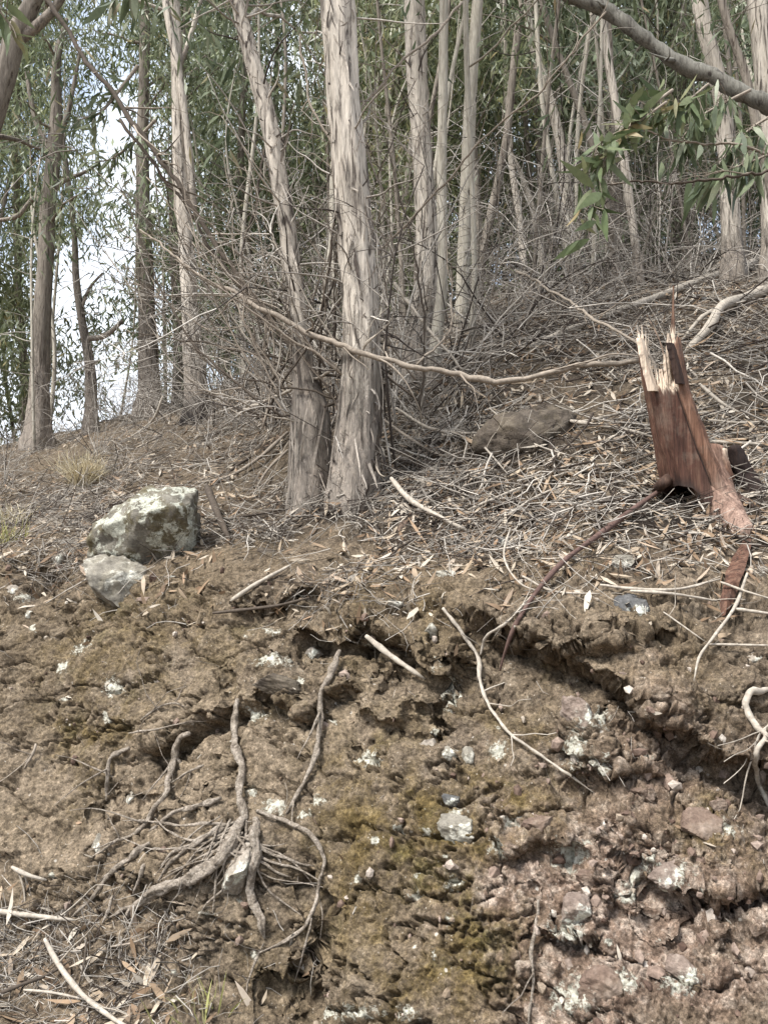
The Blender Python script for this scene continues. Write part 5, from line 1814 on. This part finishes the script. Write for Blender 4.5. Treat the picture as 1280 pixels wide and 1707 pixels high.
sprig('green leafy sprig with broad yellowing leaves hanging at the right of the forest', [(1120, 150, 4.5), (1080, 180, 4.4), (1045, 215, 4.3), (1010, 260, 4.2), (990, 310, 4.2), (985, 370, 4.2)], 6, 80, 0.2, wid=0.22)
sprig('short green sprig pointing left from the broad-leaved sprig', [(1110, 170, 4.4), (1060, 205, 4.3), (1020, 225, 4.2), (985, 250, 4.1)], 5, 26, 0.19, wid=0.22, droop=0.5)
sprig('bunch of long drooping grey-green leaves under the leaning bough', [(1250, 150, 5.4), (1200, 175, 5.3), (1160, 200, 5.2), (1130, 240, 5.1)], 6, 90, 0.24, 'leaf', 1.6, wid=0.15, sp_=0.45)
sprig('drooping leaf bunch at the right edge below the leaning bough', [(1290, 190, 5.3), (1250, 215, 5.2), (1215, 250, 5.1), (1200, 280, 5.1)], 6, 70, 0.22, 'leaf', 1.6, wid=0.15, sp_=0.5)
sprig('spray of olive leaves just under the leaning bough, right of the broad-leaved sprig', [(1180, 140, 5.0), (1140, 170, 4.9), (1090, 185, 4.9), (1050, 195, 4.9)], 5, 70, 0.2, 'leaf_near', 1.0, wid=0.2)
sprig('long loose drooping leaves at the right edge under the thin green-brown branch', [(1320, 240, 5.0), (1270, 262, 5.0), (1220, 280, 4.9), (1170, 296, 4.9)], 5, 60, 0.24, 'leaf', 1.5, wid=0.14, sp_=0.45)
sprig('near grey-green leaves hanging from the top edge left of the forked gum', [(260, -60, 4.6), (235, -30, 4.6), (215, -10, 4.6), (190, 0, 4.6)], 5, 18, 0.24, 'leaf', 1.5, wid=0.17, sp_=0.45)
sprig('blurred yellow-green leaves at the top left corner before the dark trunk', [(-50, -20, 4.0), (-20, 0, 4.0), (5, 25, 4.0), (25, 55, 4.0)], 5, 16, 0.19, 'leaf_near', 0.9, wid=0.22)
sprig('leaf spray on the backlit left side above the sky gap', [(230, 110, 7.5), (200, 150, 7.4), (165, 190, 7.3), (130, 200, 7.3)], 7, 60, 0.2, 'leaf', 1.0, wid=0.18)
sprig('dark leaf spray hanging into the sky gap', [(260, 200, 9), (220, 240, 9), (185, 265, 9), (160, 270, 9)], 6, 60, 0.2, 'leaf', 0.9, wid=0.18)


# ------------------------------------------------------------------ grass tufts
def tuft(label, px, py, n, L, mat='straw'):
    loc, nr = hit(px, py)
    root_pts = loc + RNG.normal(size=(n, 3)) * np.array([0.05, 0.05, 0.0])
    D = RNG.normal(size=(n, 3)) * np.array([0.45, 0.45, 0.2]) + np.array([0, 0, 1])
    V, Qd = leaf_batch(root_pts - np.array([0, 0, 0.03]), D, RNG.normal(size=(n, 3)), L * RNG.uniform(0.5, 1.2, n), 0.006 * RNG.uniform(0.7, 1.4, n), RNG.uniform(0.1, 0.6, n), 6)
    m = MB()
    m.add(V, Qd)
    o = m.build('grass_tuft', M[mat], None, loc)
    tag(o, label, 'grass tuft')


tuft('straw-coloured grass tussock on the slope above the mossy boulder', 142, 808, 420, 0.36)
tuft('small dry grass tuft at the left edge of the slope', 28, 870, 70, 0.22)
tuft('wispy dry grass by the left edge below the tussock', 15, 905, 60, 0.22, 'grass')
tuft('low green-yellow plant growing from the litter at the bottom edge', 335, 1690, 26, 0.16, 'grass')
tuft('sparse dry stalks beside the straw tussock', 105, 790, 40, 0.36)

# ------------------------------------------------------------------ litter on the ground (uncountable)
VX = flat
LITY = VX[:, 1]
PXf, PYf = PX.ravel(), PY.ravel()
ar = np.zeros((NC, NR))
e1 = np.linalg.norm(np.diff(GT, axis=0), axis=2)
e2 = np.linalg.norm(np.diff(GT, axis=1), axis=2)
ar[:-1, :-1] = e1[:, :-1] * e2[:-1, :]
ar = ar.ravel()
inview = ((PXf > -250) & (PXf < 1530) & (PYf < 1900) & (PYf > 380)).astype(float)
patch = np.clip(0.55 + 0.9 * fbm(VX, 1.1, 3, 205), 0.05, 1.6)
patch2 = np.clip(0.3 + 1.6 * fbm(VX, 1.3, 3, 215), 0.0, 1.8)
lipm = sstep(1075, 960, PYf + 0.0) * (1 - onroad)
upper = lipm * (0.35 + 0.65 * sstep(1000, 880, PYf)) * (1 - 0.93 * blob(1150, 845, 90, 38).ravel())
rightup = upper * sstep(620, 760, PXf) * sstep(960, 820, PYf)
corner = np.exp(-((np.maximum(PXf - 60, 0) / 230) ** 2 + (np.minimum(PYf - 1640, 0) / 110) ** 2)) * (PYf > 1400)
slopeup = sstep(0.35, 0.75, NF[:, 2])


def scatter(weight, n):
    w = weight * inview
    w = w / w.sum()
    return RNG.choice(len(w), n, p=w)


def twig_scatter(name, label, idx, Llo, Lhi, r0, r1, mat, lift=0.012, tilt=0.18, curve=0.25, m=5, k=3, cat='litter', dirbias=None):
    n = len(idx)
    P = VX[idx] + RNG.normal(size=(n, 3)) * 0.01
    N_ = NF[idx]
    t = RNG.normal(size=(n, 3))
    if dirbias is not None:
        t = t * 0.75 + dirbias * RNG.choice([-1, 1], n)[:, None]
    t = norm(t - N_ * np.sum(t * N_, 1, keepdims=True))
    t = norm(t + N_ * (RNG.normal(size=n) * tilt)[:, None])
    b = np.cross(N_, t)
    L = Llo + (Lhi - Llo) * RNG.random(n) ** 2.2
    s = np.linspace(-0.5, 0.5, m)
    cv = RNG.normal(size=n) * curve
    cv2 = RNG.normal(size=n) * curve * 0.5
    wob_ = RNG.normal(size=(n, m)) * 0.025
    pts = (P[:, None, :] + t[:, None, :] * (L[:, None] * s)[:, :, None]
           + b[:, None, :] * (L[:, None] * (cv[:, None] * (s ** 2 * 2 - 0.25) + wob_))[:, :, None]
           + N_[:, None, :] * ((L * cv2)[:, None] * (s ** 2 * -1.5) + (lift * RNG.random(n))[:, None])[:, :, None])
    rad = (r0 + (r1 - r0) * RNG.random(n) ** 2)[:, None] * np.linspace(1.0, 0.5, m)[None, :]
    V, Qd = tubes(pts, rad, k)
    mb = MB()
    mb.add(V, Qd)
    o = mb.build(name, M[mat])
    tag(o, label, cat, kind='stuff')
    return o


areaw = ar ** 0.38
id1 = scatter(areaw * upper * patch ** 1.7 * (0.55 + 0.45 * sstep(480, 760, PXf)), 46000)
twig_scatter('twig_litter', 'carpet of fine grey twigs over the forest slope', id1, 0.05, 0.42, 0.0011, 0.0042, 'litter', 0.04)
idf = scatter((blob(550, 868, 100, 34) + blob(690, 660, 70, 40) + blob(330, 705, 50, 20)).ravel() * upper, 1500)
twig_scatter('foot_litter', 'twigs and bark piled around the feet of the trunks', idf, 0.06, 0.4, 0.0015, 0.005, 'litter', 0.09, 0.45)
id2 = scatter(ar ** 0.42 * rightup * (0.2 + patch2), 6500)
twig_scatter('stick_litter', 'criss-crossed bleached sticks heaped around the stump and brown boulder', id2, 0.15, 1.0, 0.002, 0.0085, 'litter', 0.07, 0.12, 0.18, 7, 5, dirbias=np.array([0.9, 0.25, 0.1]))
idb = scatter(ar ** 0.45 * upper * sstep(960, 850, PYf) * (0.3 + patch), 7000)
twig_scatter('brushwood', 'springy dead twigs standing out of the litter on the slope', idb, 0.25, 0.9, 0.0018, 0.0045, 'litter', 0.12, 0.5, 0.5, 8, 3)
id3 = scatter(ar * corner * (0.4 + patch), 2600)
twig_scatter('ground_twigs', 'twigs strewn over the ground in the bottom left corner', id3, 0.05, 0.32, 0.001, 0.0035, 'litter', 0.012, 0.1)
id4 = scatter(ar * inface * (0.3 + patch), 1300)
twig_scatter('root_hairs', 'fine rootlets and twigs clinging to the earth bank', id4, 0.03, 0.2, 0.0006, 0.0018, 'litter', 0.01, 0.25, 0.6, 7)


def leaf_scatter(name, label, idx, L0, L1, wid, lift=0.02, tilt=0.35):
    n = len(idx)
    N_ = norm(NF[idx] + RNG.normal(size=(n, 3)) * tilt)
    t = RNG.normal(size=(n, 3))
    t = norm(t - N_ * np.sum(t * N_, 1, keepdims=True))
    P = VX[idx] + N_ * (lift * RNG.random(n))[:, None]
    L = RNG.uniform(L0, L1, n)
    V, Qd = leaf_batch(P - t * (L / 2)[:, None], t, N_, L, L * wid * RNG.uniform(0.6, 1.3, n), RNG.normal(size=n) * 0.25, 4)
    mb = MB()
    mb.add(V, Qd)
    o = mb.build(name, M['dry_leaf'])
    tag(o, label, 'litter', kind='stuff')


leaf_scatter('leaf_litter', 'dry fallen gum leaves and bark flakes covering the slope', scatter(areaw * upper * (0.25 + patch) * (0.5 + sstep(500, 800, PXf)), 40000), 0.04, 0.13, 0.2, 0.03)
leaf_scatter('bark_litter', 'long curled strips of shed bark lying over the litter on the slope', scatter(ar ** 0.4 * rightup * (0.2 + patch), 1500), 0.10, 0.30, 0.08, 0.07, 0.2)
leaf_scatter('ground_leaves', 'dry leaves strewn in the bottom left corner', scatter(ar * corner, 420), 0.05, 0.14, 0.22)
leaf_scatter('bank_leaves', 'scattered leaf scraps caught on the earth bank', scatter(ar * inface, 260), 0.02, 0.07, 0.3)

# crumbs of earth and gravel
pv, pt = ico(1)
idp = scatter(ar * (inface * 1.0 + 0.25 * upper + 0.5 * onroad * sstep(2.2, 2.8, LITY)) * (0.2 + patch), 9000)
n = len(idp)
sz = 0.003 + 0.014 * RNG.random(n) ** 3.5
sc = sz[:, None, None] * RNG.uniform(0.6, 1.2, (n, 1, 3))
PV = pv[None] * (1 + 0.25 * RNG.normal(size=(n, len(pv), 1))) * sc + (VX[idp] + NF[idp] * (sz * 0.4)[:, None])[:, None, :]
PT = (pt[None] + (np.arange(n) * len(pv))[:, None, None]).reshape(-1, 3)

idq = scatter(ar * (red_px ** 0.7 * inface + 0.10 * inface), 1300)
n2_ = len(idq)
sz2 = 0.006 + 0.022 * RNG.random(n2_) ** 3
rv = RNG.normal(size=(n2_, len(pv), 1)) * 0.24
PV2 = pv[None] * (1 + rv) * (sz2[:, None, None] * RNG.uniform(0.5, 1.3, (n2_, 1, 3))) + (VX[idq] + NF[idq] * (sz2 * 0.2)[:, None])[:, None, :]
PT2 = (pt[None] + (np.arange(n2_) * len(pv))[:, None, None]).reshape(-1, 3)


def mat_crumb():
    k = NT('crumbs', 0.95, 0.1)
    col = k.ramp(k.rnd(), [(0.0, (0.07, 0.05, 0.033)), (0.5, (0.17, 0.125, 0.085)), (0.82, (0.25, 0.2, 0.15)), (1.0, (0.46, 0.42, 0.35))])
    col = k.mix(0.5, col, k.ramp(k.noise(k.coord(), 120, 4), [(0.3, 0.2), (0.7, 0.8)]), 'OVERLAY')
    return k.done(col)


M['crumbs'] = mat_crumb()
mb = MB()
mb.add(PV.reshape(-1, 3), None, PT)
o = mb.build('gravel', M['crumbs'], smooth=False)
tag(o, 'crumbs of earth and small stones on the bank', 'gravel', kind='stuff')


kf_ = NT('tuff_fragments', 0.95, 0.1)
cf_ = kf_.ramp(kf_.rnd(), [(0.0, (0.07, 0.045, 0.034)), (0.45, (0.16, 0.112, 0.086)), (0.8, (0.27, 0.21, 0.17)), (1.0, (0.44, 0.39, 0.33))])
cf_ = kf_.mix(0.6, cf_, kf_.ramp(kf_.noise(kf_.coord(), 90, 5, 0.7), [(0.3, 0.15), (0.7, 0.85)]), 'OVERLAY')
M['fragments'] = kf_.done(cf_, kf_.bump(kf_.noise(kf_.coord(), 160, 4), 0.6, 0.004))
mb = MB()
mb.add(PV2.reshape(-1, 3), None, PT2)
o = mb.build('rock_fragments', M['fragments'], smooth=False)
tag(o, 'small pinkish grey fragments of rock crumbling out of the bank', 'rubble', kind='stuff')
